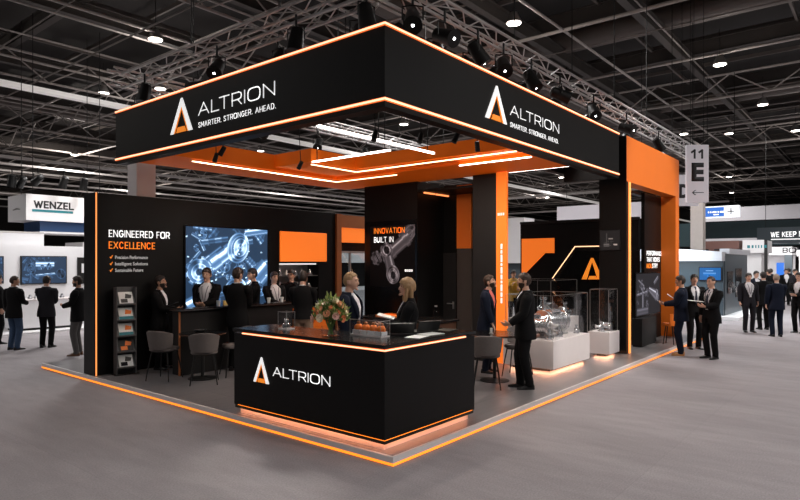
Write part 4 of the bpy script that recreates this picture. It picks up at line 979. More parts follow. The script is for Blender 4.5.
acrylic('acrylic_stand', 'small clear acrylic stand with a sample, left of the flowers', .36, .50, 2.06, 2.22, CT, CT+.22, 'white', 'display stand')
t = thing('sample_block', 'small machined sample inside the clear acrylic stand', 'sample', (.43, 2.14, CT+.016)); MB().lathe([(.05,0),(.05,.05),(.03,.06),(.03,.11),(.015,.12)], n=14).build('sample_body', 'chrome', t, True); MB().lathe([(.054,.02),(.054,.035)], n=14).build('collar', 'darksteel', t, True)
def sheet(name, label, x, y, w_, h_, rz, cat='paper', m='paper', z=CT):
    o = box(-w_/2, w_/2, -h_/2, h_/2, 0, .004).build(name, m); o.location = (x, y, z); o.rotation_euler = (0,0,rz); return tag(o, label, cat)
sheet('leaflet', 'white leaflet lying on reception counter nearest the acrylic case', .86, .36, .26, .19, .2)
sheet('leaflet', 'white leaflet lying on reception counter farther from the acrylic case', 1.18, .40, .28, .20, -.1)
sheet('tray_mat', 'dark mat lying at the right end of reception counter', 1.64, .50, .26, .22, .1, 'mat', 'charcoal')
# laptops on the inner side
def laptop(label, x, y, rz):
    t = thing('laptop', label, 'laptop', (x, y, CT), rz)
    box(-.17,.17,-.12,.12,0,.018,0,.004).build('keyboard_base', 'charcoal', t)
    mb = MB(); mb.prism([(-.17,0),(.17,0),(.17,.13),(-.17,.13)], (0,.115,.02), (1,0,0), Vector((0,.35,.94)).normalized(), (0,-.94,.35), 0, .008); mb.build('lid', 'blackm', t)
laptop('black laptop standing open beside the acrylic case', .92, .70, 2.5)
laptop('black laptop standing open in front of the blonde woman', 1.30, .62, 2.9)
# credenza behind the counter
cr = thing('back_cabinet', 'low dark wooden cabinet with orange trim behind reception counter', 'cabinet', (3.9, 2.9, PZ))
mb = MB(); mb.box(3.5, 4.1, 2.0, 3.7, PZ, 1.02); wb(mb, 'carcass', 'wood', cr)
wb(box(3.46, 4.14, 1.96, 3.74, 1.02, 1.06, 0, .006), 'worktop', 'gloss', cr)
for j in range(3): 
    d_ = wb(box(3.48, 3.499, 2.02+.56*j, 2.55+.56*j, PZ+.08, 1.0, 0, .004), 'door', 'wood', cr)
    h_ = box(3.468, 3.479, 2.46+.56*j, 2.475+.56*j, .55, .75).build('handle', 'steel', d_)
tr = thing('orange_tray', 'flat orange tray lying on the low wooden cabinet', 'tray', (3.75, 3.1, 1.061)); box(-.18,.18,-.28,.28,0,.012).build('tray_base', 'orange', tr)
mb = MB(); mb.box(-.19,.19,-.29,-.28,0,.035); mb.box(-.19,.19,.28,.29,0,.035); mb.box(-.19,-.18,-.28,.28,0,.035); mb.box(.18,.19,-.28,.28,0,.035); mb.build('rim', 'orange', tr)
bt = thing('glass_bottle', 'clear glass bottle standing on the low wooden cabinet', 'bottle', (3.85, 2.25, 1.061)); MB().lathe([(.055,0),(.06,.02),(.06,.11),(.03,.15),(.02,.20),(.022,.21)], n=16).build('bottle_body', 'glass', bt, True); MB().lathe([(.024,.211),(.024,.235)], n=12).build('stopper', 'steel', bt, True)

# ================================================================== BAR IN FRONT OF THE SCREEN
br = thing('bar_counter', 'long dark bar counter in front of the blue screen', 'bar counter', (1.0, 5.55, PZ))
wb(box(1.0, 4.5, 5.60, 5.86, PZ, 1.19), 'body', 'charcoal', br); wb(box(.97, 4.53, 5.55, 5.91, 1.19, 1.235, 0, .005), 'worktop', 'gloss', br)
wb(box(.965, 4.5, 5.54, 5.549, 1.205, 1.222), 'edge_trim', 'darksteel', br); wb(box(.975, .999, 5.60, 5.625, PZ, 1.19), 'end_post', 'copper', br)
wb(box(3.5, 4.5, 5.585, 5.599, .2, 1.1), 'orange_panel', 'orange', br)
for x_, lab in ((1.86,'white paper cup on the bar left of the central man'),(3.02,'white paper cup on the bar before the rightmost host'),(3.35,'white paper cup at the right part of the bar')):
    t = thing('paper_cup', lab, 'cup', (x_, 5.76, 1.236)); MB().lathe([(.028,0),(.038,.09)], n=14).build('cup_body', 'paper', t, True); MB().lathe([(.041,.091),(.041,.097),(.03,.102)], n=14).build('lid', 'whitep', t, True)
t = thing('leaflet_holder', 'small lit yellow leaflet holder on the bar beside back-turned man', 'leaflet holder', (2.0, 5.72, 1.236)); box(-.07,.07,-.03,.03,0,.012).build('base', 'steel', t); box(-.065,.065,-.008,.008,.0125,.10).build('leaflet', mat('yellow_leaflet', (.75,.55,.16), .6), t)
t = thing('juice_glass', 'small glass of orange juice at the right end of the bar', 'glass', (3.7, 5.72, 1.236)); MB().lathe([(.03,0),(.036,.12)], n=14).build('glass_wall', 'glass', t, True); MB().lathe([(.026,.004),(.031,.08)], n=14).build('juice', 'orange', t, True)

# ================================================================== TABLES AND CHAIRS
def table(name, label, x, y, top_z, R, m='gloss'):
    t = thing(name, label, 'table', (x, y, PZ), 0, 'round standing tables'); H = top_z-PZ
    MB().lathe([(R-.01,H-.03),(R,H-.022),(R,H-.006),(R-.006,H)], n=40).build('table_top', m, t, True)
    MB().lathe([(R+.002,H-.02),(R+.002,H-.008)], n=40).build('edge_band', 'wood', t, True)
    MB().lathe([(.035,.02),(.03,.06),(.03,H-.05),(.09,H-.031)], n=16).build('column', 'blackm', t, True)
    MB().lathe([(.24,0),(.24,.008),(.10,.02),(.05,.04)], n=28).build('base', 'blackm', t, True)
table('round_table', 'round dark table in the left seating area', 1.13, 5.13, .86, .38)
table('round_table', 'round dark table between the two talking men', 4.08, 1.22, .87, .45)
t = thing('ashtray_dish', 'small dark dish on the left round table', 'dish', (1.18, 5.28, .861)); MB().lathe([(.08,0),(.10,.03),(.095,.035),(.075,.01)], n=18).build('bowl', 'blackm', t, True)
t = thing('tealight', 'small white candle on the table between two talking men', 'candle', (4.02, 1.25, .871)); MB().lathe([(.02,0),(.02,.09),(.004,.092)], n=12).build('wax', 'paper', t, True); MB().lathe([(.035,0),(.035,.008),(.024,.012)], n=12).build('holder', 'steel', t, True)
def make_chair(label, loc, rz):
    t = thing('tub_chair', label, 'chair', loc, rz, 'upholstered chairs at the round tables'); sz = .60-PZ+.02
    # seat cushion
    rows = []; n = 32
    prof = [(.0,.0,-.03),(.9,.0,-.03),(1.0,.0,-.012),(1.0,.0,.015),(.93,.0,.033),(.0,.0,.040)]
    mb = MB(); vs = []
    for s_, _, zz in prof:
        for k in range(n):
            a = 2*PI*k/n; ex = .55; vs.append((.225*s_*math.copysign(abs(math.cos(a))**ex, math.cos(a)), .215*s_*math.copysign(abs(math.sin(a))**ex, math.sin(a)), sz+zz))
    mb.add(vs, [(i*n+k, i*n+(k+1)%n, (i+1)*n+(k+1)%n, (i+1)*n+k) for i in range(len(prof)-1) for k in range(n)])
    mb.build('seat', 'chair', t, True)
    # curved shell back; the sitter faces +y
    pts = []
    for j in range(9):
        v = j/8; row = []
        for i in range(21):
            u = -1+i/10; a = u*math.radians(70); top = .33*(1-.34*abs(u)**2.6); z = sz+.01+.05*abs(u)**3 + v*top
            R = .235 + .03*v - .02*math.sin(v*PI)*0; row.append((R*math.sin(a), -.02-R*math.cos(a)*(.96)-.05*v*math.cos(a), z))
        pts.append(row)
    o = MB().grid(pts).build('backrest', 'chair', t, True); md = o.modifiers.new('t', 'SOLIDIFY'); md.thickness = .034; md.offset = 0
    b2 = o.modifiers.new('b', 'BEVEL'); b2.width = .012; b2.segments = 3; b2.limit_method = 'ANGLE'
    me = eval_mesh(o); o.modifiers.clear(); o.data = me; shade(me, 50)
    for sx_ in (1,-1):
        for sy_ in (1,-1): MB().path([(.15*sx_,.15*sy_,sz-.03),(.19*sx_,.19*sy_,sz*.5),(.225*sx_,.225*sy_,0)], [.014,.012,.009], 8).build('leg', 'blackm', t, True)
    MB().path([(.15,.15,sz-.04),(-.15,.15,sz-.04),(-.15,-.15,sz-.04),(.15,-.15,sz-.04),(.15,.15,sz-.04)], .010, 6).build('under_frame', 'blackm', t)
    return t
def face(px, d): return at(px, d)
CS = .92
c0 = make_chair('taupe upholstered chair left of the left round table, side view', (.66, 5.52, PZ+.006), math.radians(-62))
c0.scale = (.92,.92,.96); T = tree_of(c0)
dup(c0, (.90, 4.72, PZ+.006), math.radians(-36), 'taupe upholstered chair with its back turned at left round table', T)
dup(c0, (1.62, 4.92, PZ+.006), math.radians(70), 'taupe upholstered chair right of the left round table', T)
dup(c0, (3.50, 1.02, PZ+.006), math.radians(-58), 'taupe upholstered chair with its back turned beside reception counter', T)
c6 = dup(c0, (4.68, 1.12, PZ+.006), math.radians(100), 'brown upholstered chair behind the black-suited man at right table', T)

# ================================================================== BROCHURE RACK
rk = thing('brochure_rack', 'tall grey brochure rack with five shelves at the booth wall', 'rack', (.50, 6.55, PZ), math.radians(-8))
mb = MB(); mb.box(-.165,.165,.05,.09,0,1.52,0,.004); mb.box(-.165,-.15,-.09,.05,0,1.52); mb.box(.15,.165,-.09,.05,0,1.52); mb.build('frame', 'greyrack', rk)
box(-.2,.2,-.14,.12,0,.012).build('foot', 'charcoal', rk)
bro = [('white brochure with grey print','paper','greyt'),('white and teal brochure','paper','teal'),('white and yellow brochure with teal foot','paper','teal'),('black and orange brochure','blackm','orange'),('white brochure with dark print','paper','suit_g')]
for j in range(5):
    z = 1.22 - j*.275
    mb = MB(); mb.prism([(-.148,0),(.148,0),(.148,.02),(-.148,.02)], (0,-.104,z), (1,0,0), (0,0,1), (0,-1,0), 0, .006); mb.box(-.148,.148,-.11,-.085,z-.006,z-.0005)
    mb.prism([(-.148,0),(.148,0),(.148,.22),(-.148,.22)], (0,-.085,z), (1,0,0), Vector((0,.45,.9)).normalized(), Vector((0,-.9,.45)).normalized(), -.006, 0); mb.build('shelf', 'greyrack', rk)
    b = thing('brochure', bro[j][0]+[' on the top shelf of the rack',' on the second shelf of the rack',' on the middle shelf of the rack',' on the fourth shelf of the rack',' on the lowest shelf of the rack'][j], 'brochure', (0,0,0))
    Mx = Matrix.Translation((.50,6.55,PZ)) @ Matrix.Rotation(math.radians(-8),4,'Z'); up_ = Vector((0,.45,.9)).normalized(); nn = Vector((0,-.9,.45)).normalized()
    b.matrix_world = Mx @ Matrix.Translation((0,-.088,z)); b.location = (Mx @ Matrix.Translation((0,-.088,z))).to_translation(); b.rotation_euler = (0,0,math.radians(-8))
    U = Vector((1,0,.0))
    mb = MB(); mb.prism([(-.12,.003),(.115,.003),(.115,.235),(-.12,.235)], (0,0,0), U, up_, nn, .001, .012); mb.build('cover', bro[j][1], b)
    mb = MB(); mb.prism([(-.12,.003),(.115,.003),(.115,.07),(-.12,.07)] if j in (1,2) else [(-.09,.03),(.02,.03),(.02,.10),(-.09,.10)], (0,0,0), U, up_, nn, .012, .0135); mb.build('print', bro[j][2], b)
    mb = MB(); mb.prism([(-.02,.11),(.08,.11),(.10,.17),(.0,.20)], (0,0,0), U, up_, nn, .012, .0135); mb.build('print', ['greyt','orange','orange','orange','greyt'][j], b)

# ================================================================== DISPLAY PLINTHS AND MACHINES
def plinth(label, x0, x1, y0, y1, top, gtop):
    t = thing('display_plinth', label, 'display plinth', ((x0+x1)/2, (y0+y1)/2, PZ))
    wb(box(x0, x1, y0, y1, PZ+.06, top, 0, .004), 'body', 'white', t); wb(box(x0+.13, x1-.13, y0+.13, y1-.13, PZ, PZ+.06), 'toe_kick', 'blackm', t)
    mb = MB(); mb.box(x0+.09, x1-.09, y0+.09, y0+.108, PZ+.047, PZ+.059); mb.box(x0+.09, x0+.108, y0+.108, y1-.09, PZ+.047, PZ+.059); wb(mb, 'led_strip', 'led_under', t)
    e = .008; mb = MB(); a0, a1, b0, b1 = x0+.03, x1-.03, y0+.03, y1-.03
    for a in ((a0,a1,b0,b0+e),(a0,a1,b1-e,b1),(a0,a0+e,b0+e,b1-e),(a1-e,a1,b0+e,b1-e)): mb.box(*a, top, gtop)
    mb.box(a0, a1, b0, b1, gtop, gtop+e); wb(mb, 'glass_cover', 'glass', t)
    mb = MB()
    for a, b in ((a0,b0),(a1,b0),(a0,b1),(a1,b1)): mb.box(a-.003, a+.003, b-.003, b+.003, top, gtop)
    for b in (b0, b1): mb.box(a0, a1, b-.003, b+.003, gtop+e, gtop+e+.004)
    for a in (a0, a1): mb.box(a-.003, a+.003, b0, b1, gtop+e, gtop+e+.004)
    wb(mb, 'glass_edge', 'alu', t); return t
plinth('large white plinth with glass cover over two big machined housings', 5.28, 6.92, .74, 1.74, .65, 1.44)
plinth('small white plinth with glass cover beside the black portal side', 7.62, 8.20, .60, 1.05, .60, 1.47)
plinth('white plinth with glass cover standing behind the large one', 7.9, 9.4, 2.0, 3.1, .75, 1.62)
def motor(label, x, y, z, rz, s=1., body='chrome', second='darksteel'):
    t = thing('gear_motor', label, 'machine part', (x, y, z), rz, 'machined exhibits under glass')
    R = .19*s; c = (0,0,.06*s+R)
    prof = [(R*.35,-.30*s),(R*.98,-.29*s),(R,-.28*s),(R,-.16*s)]
    for k in range(7): u = -.15*s+k*.05*s; prof += [(R*.86,u),(R*.86,u+.022*s),(R*.97,u+.024*s),(R*.97,u+.046*s)]
    prof += [(R*1.12,.21*s),(R*1.12,.25*s),(R*.8,.27*s),(R*.4,.28*s)]
    MB().lathe(prof, c, 28, 0, 'x').build('housing', body, t, True)
    MB().lathe([(R*.42,.281*s),(R*.42,.33*s),(R*.2,.335*s),(R*.2,.44*s),(R*.16,.45*s)], c, 20, 0, 'x').build('shaft', 'steel', t, True)
    MB().lathe([(R*1.18,-.33*s),(R*1.2,-.325*s),(R*1.2,-.301*s),(R*1.1,-.30*s)], c, 28, 0, 'x').build('end_flange', second, t, True)
    mb = MB()
    for k in range(8): a = 2*PI*k/8; mb.tube((-.345*s, c[1]+R*1.02*math.cos(a), c[2]+R*1.02*math.sin(a)), (-.331*s, c[1]+R*1.02*math.cos(a), c[2]+R*1.02*math.sin(a)), .013*s, n=6)
    mb.build('bolts', 'steel', t)
    mb = MB(); mb.box(-.25*s,.22*s,-R*.9,R*.9,0,.035*s,0,.004); mb.box(-.2*s,-.12*s,-R*.7,R*.7,.035*s,.10*s); mb.box(.1*s,.18*s,-R*.7,R*.7,.035*s,.10*s); mb.build('base_plate', second, t)
    mb = MB(); mb.box(-.12*s,.10*s,-.09*s,.09*s,c[2]+R*.9,c[2]+R*1.22,0,.008); mb.build('terminal_box', body, t)
def pump(label, x, y, z, rz, s=1.):
    t = thing('pump_unit', label, 'machine part', (x, y, z), rz, 'machined exhibits under glass')
    MB().lathe([(.14*s,0),(.15*s,.01*s),(.15*s,.04*s),(.09*s,.06*s),(.085*s,.16*s),(.12*s,.18*s),(.12*s,.22*s),(.06*s,.26*s),(.05*s,.36*s),(.075*s,.38*s),(.07*s,.42*s)], n=22).build('pump_body', 'chrome', t, True)
    MB().lathe([(.05*s,.0),(.05*s,.16*s),(.085*s,.165*s),(.085*s,.19*s),(.03*s,.2*s)], (.05*s,0,.2*s), 18, 0, 'x').build('outlet', 'steel', t, True)
    MB().lathe([(.04*s,-.18*s),(.075*s,-.17*s),(.075*s,-.15*s),(.04*s,-.14*s),(.04*s,0)], (0,0,.12*s), 18, 0, 'y').build('inlet', 'darksteel', t, True)
motor('tall ribbed steel housing at the left of the large glass case', 5.66, 1.27, .651, math.radians(-68), .9, 'chrome')
motor('long polished housing at the right of the large glass case', 6.36, 1.24, .651, math.radians(-15), 1.0, 'chrome', 'steel')
pump('small steel pump at the front of the large glass case', 5.44, .90, .651, .4, .5)
pump('steel pump in the middle of the large glass case', 5.98, .95, .651, 1.4, .5)
pump('small steel valve at the right front of the large glass case', 6.70, .92, .651, .4, .40)
pump('small steel pump in the small glass case by the portal', 7.78, .83, .601, 2.2, .5)
motor('small steel motor in the small glass case by the portal', 8.05, .82, .601, math.radians(90), .36)
pump('steel pump in the rear glass case, left', 8.12, 2.3, .751, .3, 1.2); motor('steel motor in the rear glass case, right', 8.75, 2.5, .751, 1.0, .7); pump('steel valve at the front of the rear glass case', 9.12, 2.22, .751, 1.0, .8)
# block and picture screen inside the portal
bk = thing('product_pedestal', 'dark square pedestal inside the orange portal', 'pedestal', (10.1, .68, PZ))
wb(box(9.57, 10.66, .56, .80, PZ+.03, .74, 0, .004), 'body', 'charcoal', bk); wb(box(9.6, 10.63, .58, .78, PZ, PZ+.03), 'toe_kick', 'blackm', bk)
sc_ = thing('picture_screen', 'dark picture screen of machine tools standing on the dark pedestal', 'screen', (10.6, .72, .74))
wb(box(9.62, 11.55, .72, .78, .741, 1.80), 'screen_body', 'gloss', sc_)
P_ = Pic(96, 70, 96/70, .03)
for i in range(14):
    a, b = r2.rand(2); P_.disc((a*.7,.2+b*.7), .03+.04*r2.rand(), .03+.03*r2.rand(), r2.rand()*3, .4, .18, .25)
P_.cyl((.12,.85),(.42,.70),.02,base=.4,spec=.3).cyl((.36,.18),(.36,.62),.05,base=.28,spec=.4).cyl((.05,.10),(.65,.10),.09,base=.22,spec=.25)
P_.cyl((.70,.62),(1.2,.42),.06,.16,base=.35,spec=.6).disc((1.2,.44),.06,.17,.35,.3,.5,.5).cyl((1.0,.75),(1.25,.9),.05,base=.3,spec=.4).cyl((.02,.5),(.62,.56),.03,base=.35,spec=.4).disc((.36,.64),.10,.05,0,0,.4,.4)
picture('screen_image', P_.rgb((.19,.18,.22), (.85,.85,.95)), (9.66, .72, .78), '-y', 1.85, .99, picture_mat('portal_image', 1.1), sc_)
# orange stool beside the portal
def stool(label, x, y, m1):
    t = thing('bar_stool', label, 'stool', (x, y, PZ+.004))
    MB().lathe([(.15,.44),(.17,.45),(.17,.48),(.15,.50),(.0,.505)], n=20).build('seat', m1, t, True)
    mb = MB(); mb.grid([[(.17*math.sin(a), -.17*math.cos(a), z) for a in [(-1+i/6)*1.3 for i in range(13)]] for z in (.47,.56,.66,.72)]); o = mb.build('backrest', m1, t, True); s_ = o.modifiers.new('t','SOLIDIFY'); s_.thickness = .03; me = eval_mesh(o); o.modifiers.clear(); o.data = me; shade(me)
    for k in range(4): a = PI/4+k*PI/2; MB().path([(.10*math.cos(a),.10*math.sin(a),.44),(.17*math.cos(a),.17*math.sin(a),0)], [.014,.010], 8).build('leg', 'blackm', t)
stool('orange low-backed stool left of the man at the portal', 10.55, .22, 'orange')
stool('brown low-backed stool right of the man at the portal', 11.85, .22, 'copper')
# ================================================================== LIGHTING TRUSSES OVER THE BOOTH
def box_truss(label, p0, p1, w_=.29):
    a, b = Vector(p0), Vector(p1); d = (b-a); L = d.length; d.normalize(); s_ = Vector((-d.y, d.x, 0))
    t = thing('lighting_truss', label, 'truss', p0, 0); n = int(L/.5)
    cs = [s_*(sx_*w_/2)+Z*(sz_*w_/2) for sx_, sz_ in ((1,1),(1,-1),(-1,-1),(-1,1))]
    for c in cs: MB().tube(c, d*L+c, .024, n=8).build('chord', 'truss', t)
    mb = MB()
    for i in range(n):
        for q in range(4):
            c1, c2 = cs[q], cs[(q+1)%4]; A = d*(i*.5); B = d*((i+1)*.5)
            if i % 2: mb.tube(A+c1, B+c2, .011, n=5)
            else: mb.tube(A+c2, B+c1, .011, n=5)
    mb.build('lacing', 'truss', t)
    for i in range(1, int(L/2.5)+1): MB().tube(d*(i*2.5-.6)+Z*.15, d*(i*2.5-.6)+Z*(10.2-p0[2]), .012, n=5).build('suspension_wire', 'blackm', t)
    return t
box_truss('long aluminium lighting truss above the right canopy side', (.6, 1.35, 5.75), (19.0, 1.35, 5.75))
box_truss('aluminium lighting truss above the left canopy side', (1.45, 1.6, 5.75), (1.45, 8.3, 5.75))
box_truss('aluminium lighting truss crossing the middle of the booth', (5.2, 1.6, 5.9), (5.2, 8.3, 5.9))
box_truss('far aluminium lighting truss behind the booth wall', (1.2, 8.6, 5.9), (17.0, 8.6, 5.9))
def make_light(label, loc, rz, tilt):
    t = thing('stage_spotlight', label, 'spotlight', loc, rz, 'stage spotlights under the trusses')
    MB().tube((0,0,-.02),(0,0,.16),.018,n=8).build('clamp', 'blackm', t)
    MB().path([(-.14,0,-.22),(-.14,0,-.04),(0,0,-.02),(.14,0,-.04),(.14,0,-.22)], .012, 6).build('yoke', 'blackm', t)
    R_ = Matrix.Rotation(tilt, 4, 'X')
    def rot(mb): mb.v = [tuple(R_ @ Vector(v) + Vector((0,0,-.22))) for v in mb.v]; return mb
    rot(MB().lathe([(.06,.20),(.10,.17),(.11,.0),(.125,-.14),(.13,-.20),(.115,-.20)], n=16)).build('lamp_housing', 'blackm', t, True)
    rot(MB().lathe([(.112,-.19),(.10,-.195),(.02,-.20)], n=16)).build('lens', 'spot', t)
    return t
proto = {}
spots = [(x, 1.12 if i % 2 else 1.55, 5.52, 3.0+.4*(i%3), .5) for i, x in enumerate((1.3,1.75,2.1,2.5,2.9,3.4,3.8,4.2,4.7,5.2,5.8,6.4,7.2,8.1,9.0,10.2,11.5,12.8,14.2))] + \
        [(1.25 if i % 2 else 1.65, y, 5.52, 1.6+.3*(i%2), .5) for i, y in enumerate((2.0,2.9,3.8,4.9,6.1,7.3,8.2))] + [(x, 8.6, 5.575, 3.1, .4) for x in (3.0,5.0,7.0,9.0,11.5)]
base_light = {}
for i, (x, y, z, rz, ti) in enumerate(spots):
    lab = 'black stage spotlight under the right-hand truss' if i < 19 else ('black stage spotlight under the left-hand truss' if i < 26 else 'black stage spotlight under the far truss')
    ti = round(.25 + .3*((i*5) % 4), 2)
    if i % 3 == 1: rz, ti = 2.25, .85
    if ti not in base_light: t = make_light(lab, (x,y,z), rz, ti); base_light[ti] = (t, tree_of(t))
    else: b, tr_ = base_light[ti]; t = dup(b, (x,y,z), rz, lab, tr_)
def track_spot(loc, target, e, ang):  # invented fixture and beam, added to brighten counter, bar, rack and table
    d = (Vector(target)-Vector(loc)).normalized(); L = Vector(loc); mb = MB()
    mb.tube(L-d*.16, L-d*.01, .035, .04, n=12); mb.tube(L-d*.12, (L.x, L.y, 4.66), .007, n=6); wb(mb, 'track_spotlight', 'blackm', cn)
    spot_light(loc, target, e, ang)
def spot_light(loc, target, e, ang=50, col=(1,.93,.86), blend=.6, r=.12):
    ld = bpy.data.lights.new('spot_beam', 'SPOT'); ld.energy = e; ld.spot_size = math.radians(ang); ld.spot_blend = blend; ld.color = col; ld.shadow_soft_size = r
    o = bpy.data.objects.new('spot_beam', ld); COL.objects.link(o); o.location = loc
    o.rotation_euler = (Vector(target)-Vector(loc)).to_track_quat('-Z', 'Y').to_euler()
for q, (lx, ly, lz, tg, en, an) in enumerate(((9.0, -6.5, 8.9, (10.2, .5, 3.2), 2300, 36), (4.0, -6.5, 8.9, (4.2, .5, 4.2), 500, 44), (6.6, -6.5, 8.9, (6.6, 1.1, .7), 2600, 17))):  # unseen roof spots added to brighten portal, right fascia and glass cases
    b, tr_ = list(base_light.values())[2]; dup(b, (lx, ly, lz+.24), PI, ['black stage spotlight under the hall roof aimed at the portal','black stage spotlight under the hall roof aimed at the canopy','black stage spotlight under the hall roof aimed at the glass cases'][q], tr_); spot_light((lx, ly+.3, lz-.2), tg, en, an)
spot_light((9.0, .9, 5.2), (6.3, 1.3, .8), 900, 40)
spot_light((7.2, 1.0, 5.2), (7.9, .9, .6), 420, 40)
track_spot((1.5, 1.6, 3.7), (.3, 1.2, 1.35), 190, 34); track_spot((2.0, 1.2, 3.7), (.58, .85, 1.25), 150, 32)
track_spot((.9, 4.3, 3.72), (.5, 6.5, 1.0), 22, 50); track_spot((2.6, 4.4, 3.72), (2.7, 6.3, 1.4), 40, 90); track_spot((1.2, 4.9, 3.72), (1.3, 6.5, 1.3), 16, 70); track_spot((3.2, 1.0, 3.72), (4.1, 1.3, 1.2), 22, 60); track_spot((2.4, .9, 3.72), (1.5, 1.5, 1.4), 16, 60)
# ================================================================== HANGING HALL SIGNS
def hall_sign(label, px, d, y0, y1, wpx, lines, arrow=True, yaw=0.):
    x, y = at(px, d); w_ = wpx/600*d; z0, z1 = zat(y1, d), zat(y0, d); H_ = z1-z0
    t = thing('hanging_sign', label, 'hall sign', (x, y, z0)); t.rotation_euler = (0,0,math.radians(VIEW-90)+yaw)
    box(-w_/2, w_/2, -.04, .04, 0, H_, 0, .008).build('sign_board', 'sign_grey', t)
    mb = MB(); mb.tube((-w_*.3,0,H_),(-w_*.3,0,10.2-z0),.008,n=5); mb.tube((w_*.3,0,H_),(w_*.3,0,10.2-z0),.008,n=5); mb.build('cable', 'blackm', t)
    for s_, fx_, fz_, fh, fw in lines:
        if s_ == '11':
            for q in (-1, 1): o = wordmark('lettering', '1', (0,0,0), 's', .15*w_, fh*H_, 'ltr_d', None, w=.2); o.parent = t; o.location = ((q*.17-.10)*w_, -.041, fz_*H_)
            continue
        o = text('lettering', s_, fh*H_, (0,0,0), '-y', 'ltr_d', None, bold=.05, width=fw*w_); xs = [v.co.x for v in o.data.vertices]; cx_ = (max(xs)+min(xs))/2
        o.parent = t; o.location = (fx_*w_-cx_, -.041, fz_*H_)
    if arrow:
        mb = MB(); L_ = w_*.27; mb.prism([(-L_,0),(-L_*.45,.42*L_),(-L_*.28,.42*L_),(-L_*.72,.05*L_),(L_,.05*L_),(L_,-.05*L_),(-L_*.72,-.05*L_),(-L_*.28,-.42*L_),(-L_*.45,-.42*L_)], (0,-.041,.17*H_), (1,0,0), (0,0,1), (0,-1,0), 0, .006); mb.build('arrow', 'ltr_d', t)
hall_sign('grey hanging hall sign reading 11 E with a left arrow', 697, 16.5, 145, 202.5, 22, [('11', .0, .755, .165, .44), ('E', .0, .385, .30, .56)])
hall_sign('grey hanging hall sign half hidden behind the 11 E sign', 688, 18.5, 175, 206, 20, [('D', -.22, .28, .42, .5)], False)

# ================================================================== NEIGHBOUR BOOTH ON THE LEFT
dW = 18.6; xa, ya = at(44, dW)                      # its wall, facing us
nb = thing('white_booth_wall', 'white neighbouring booth wall carrying a large television', 'booth wall', (xa, ya, 0))
xl = at(-40, dW)[0]-2.5
wb(box(xl, 7.5, ya, ya+.2, .05, zat(246, dW)), 'panel', 'whitep', nb); wb(box(xl-1, 7.6, ya-1.4, ya+.2, 0, .05), 'floor_base', 'whitep', nb)
nb2 = thing('white_booth_block', 'white raised block of the neighbouring booth behind the wall', 'booth wall', (xl, ya+.6, 0)); 
xb = at(29, dW+1)[0]; wb(box(xl, xb, ya+.25, ya+1.2, 0, zat(235, dW+1)), 'panel', 'whitep', nb2); wb(box(xl, xb, ya+.24, ya+1.21, zat(235, dW+1), zat(235,dW+1)+.05), 'cap', 'alu', nb2)
def tv(label, px0, px1, y0, y1, d, facing_y, seed, strength=1.0, n=(90, 52)):
    X0 = onY_(px0, facing_y); X1 = onY_(px1, facing_y); dd = depth((X0+X1)/2, facing_y); z1, z0 = zat(y0, dd), zat(y1, dd)
    t = thing('television', label, 'television', ((X0+X1)/2, facing_y, z0)); wb(box(X0, X1, facing_y-.07, facing_y-.001, z0, z1, 0, .006), 'bezel', 'blackm', t)
    asp = (X1-X0)/(z1-z0); P = Pic(n[0], n[1], asp, .10); rr = np.random.RandomState(seed)
    for i in range(26):
        a, b = rr.rand(2); c_ = rr.rand()*PI; P.cyl((a*asp,b),(a*asp+.3*math.cos(c_),b+.3*math.sin(c_)),.02+.04*rr.rand(),base=.15+.2*rr.rand(),spec=.3*rr.rand(),rings=int(3*rr.rand()))
    P.cyl((.30*asp,.72),(.72*asp,.72),.10,base=.85,spec=.3); P.disc((.45*asp,.62),.07,.09,0,.2,.4,.5); P.disc((.60*asp,.64),.09,.13,0,.2,.3,.5); P.disc((.2*asp,.55),.14,.22,.3,.4,.2,.3,8); P.disc((.88*asp,.35),.16,.2,.3,.0,.1,.2); P.cyl((.3*asp,.30),(.75*asp,.36),.05,base=.5,spec=.5)
    picture('screen_image', P.rgb((.06,.13,.26), (.60,.80,1.0)), (X0+.03, facing_y-.07, z0+.03), '-y', X1-X0-.06, z1-z0-.06, picture_mat('tv_image_%d' % seed, strength), t)
tv('large wall television showing machinery on the white neighbour booth', 20, 66, 256, 284, dW, ya, 11, 1.8)
tv('television cut by the left picture edge on white neighbour booth', -38, 3, 256, 284, dW, ya, 12, 1.8)
X0 = onY_(77, ya)
t = thing('framed_panel', 'dark framed panel on the white wall behind the slogan wall edge', 'panel', (X0, ya, 1.2)); wb(box(X0, X0+.8, ya-.05, ya-.001, 1.35, 2.2), 'frame', 'blackm', t); wb(box(X0+.12, X0+.45, ya-.056, ya-.05, 1.7, 2.0), 'print', 'whitep', t)
yc = 15.6; X0, X1 = onY_(14, yc), onY_(76, yc)
t = thing('white_booth_counter', 'long white counter before the neighbouring television', 'counter', ((X0+X1)/2, yc, .05))
wb(box(X0, X1, yc, yc+.7, .12, .92), 'body', 'whitep', t); wb(box(X0+.05, X1-.05, yc+.04, yc+.66, .052, .12), 'toe_kick', 'blackm', t); wb(box(X0-.03, X1+.03, yc-.03, yc+.73, .92, .96, 0, .006), 'worktop', 'white', t)
for j, (px, lab) in enumerate(((30,'small dark sample on the white counter, left'),(36,'small dark sample on the white counter, middle'),(62,'small dark sample on the white counter, right'))):
    o = MB().lathe([(.06,0),(.07,.03),(.04,.06),(.03,.12)], n=12).build('counter_sample', 'darksteel', None, True); o.location = (onY_(px, yc+.3), yc+.3, .961); tag(o, lab, 'sample')
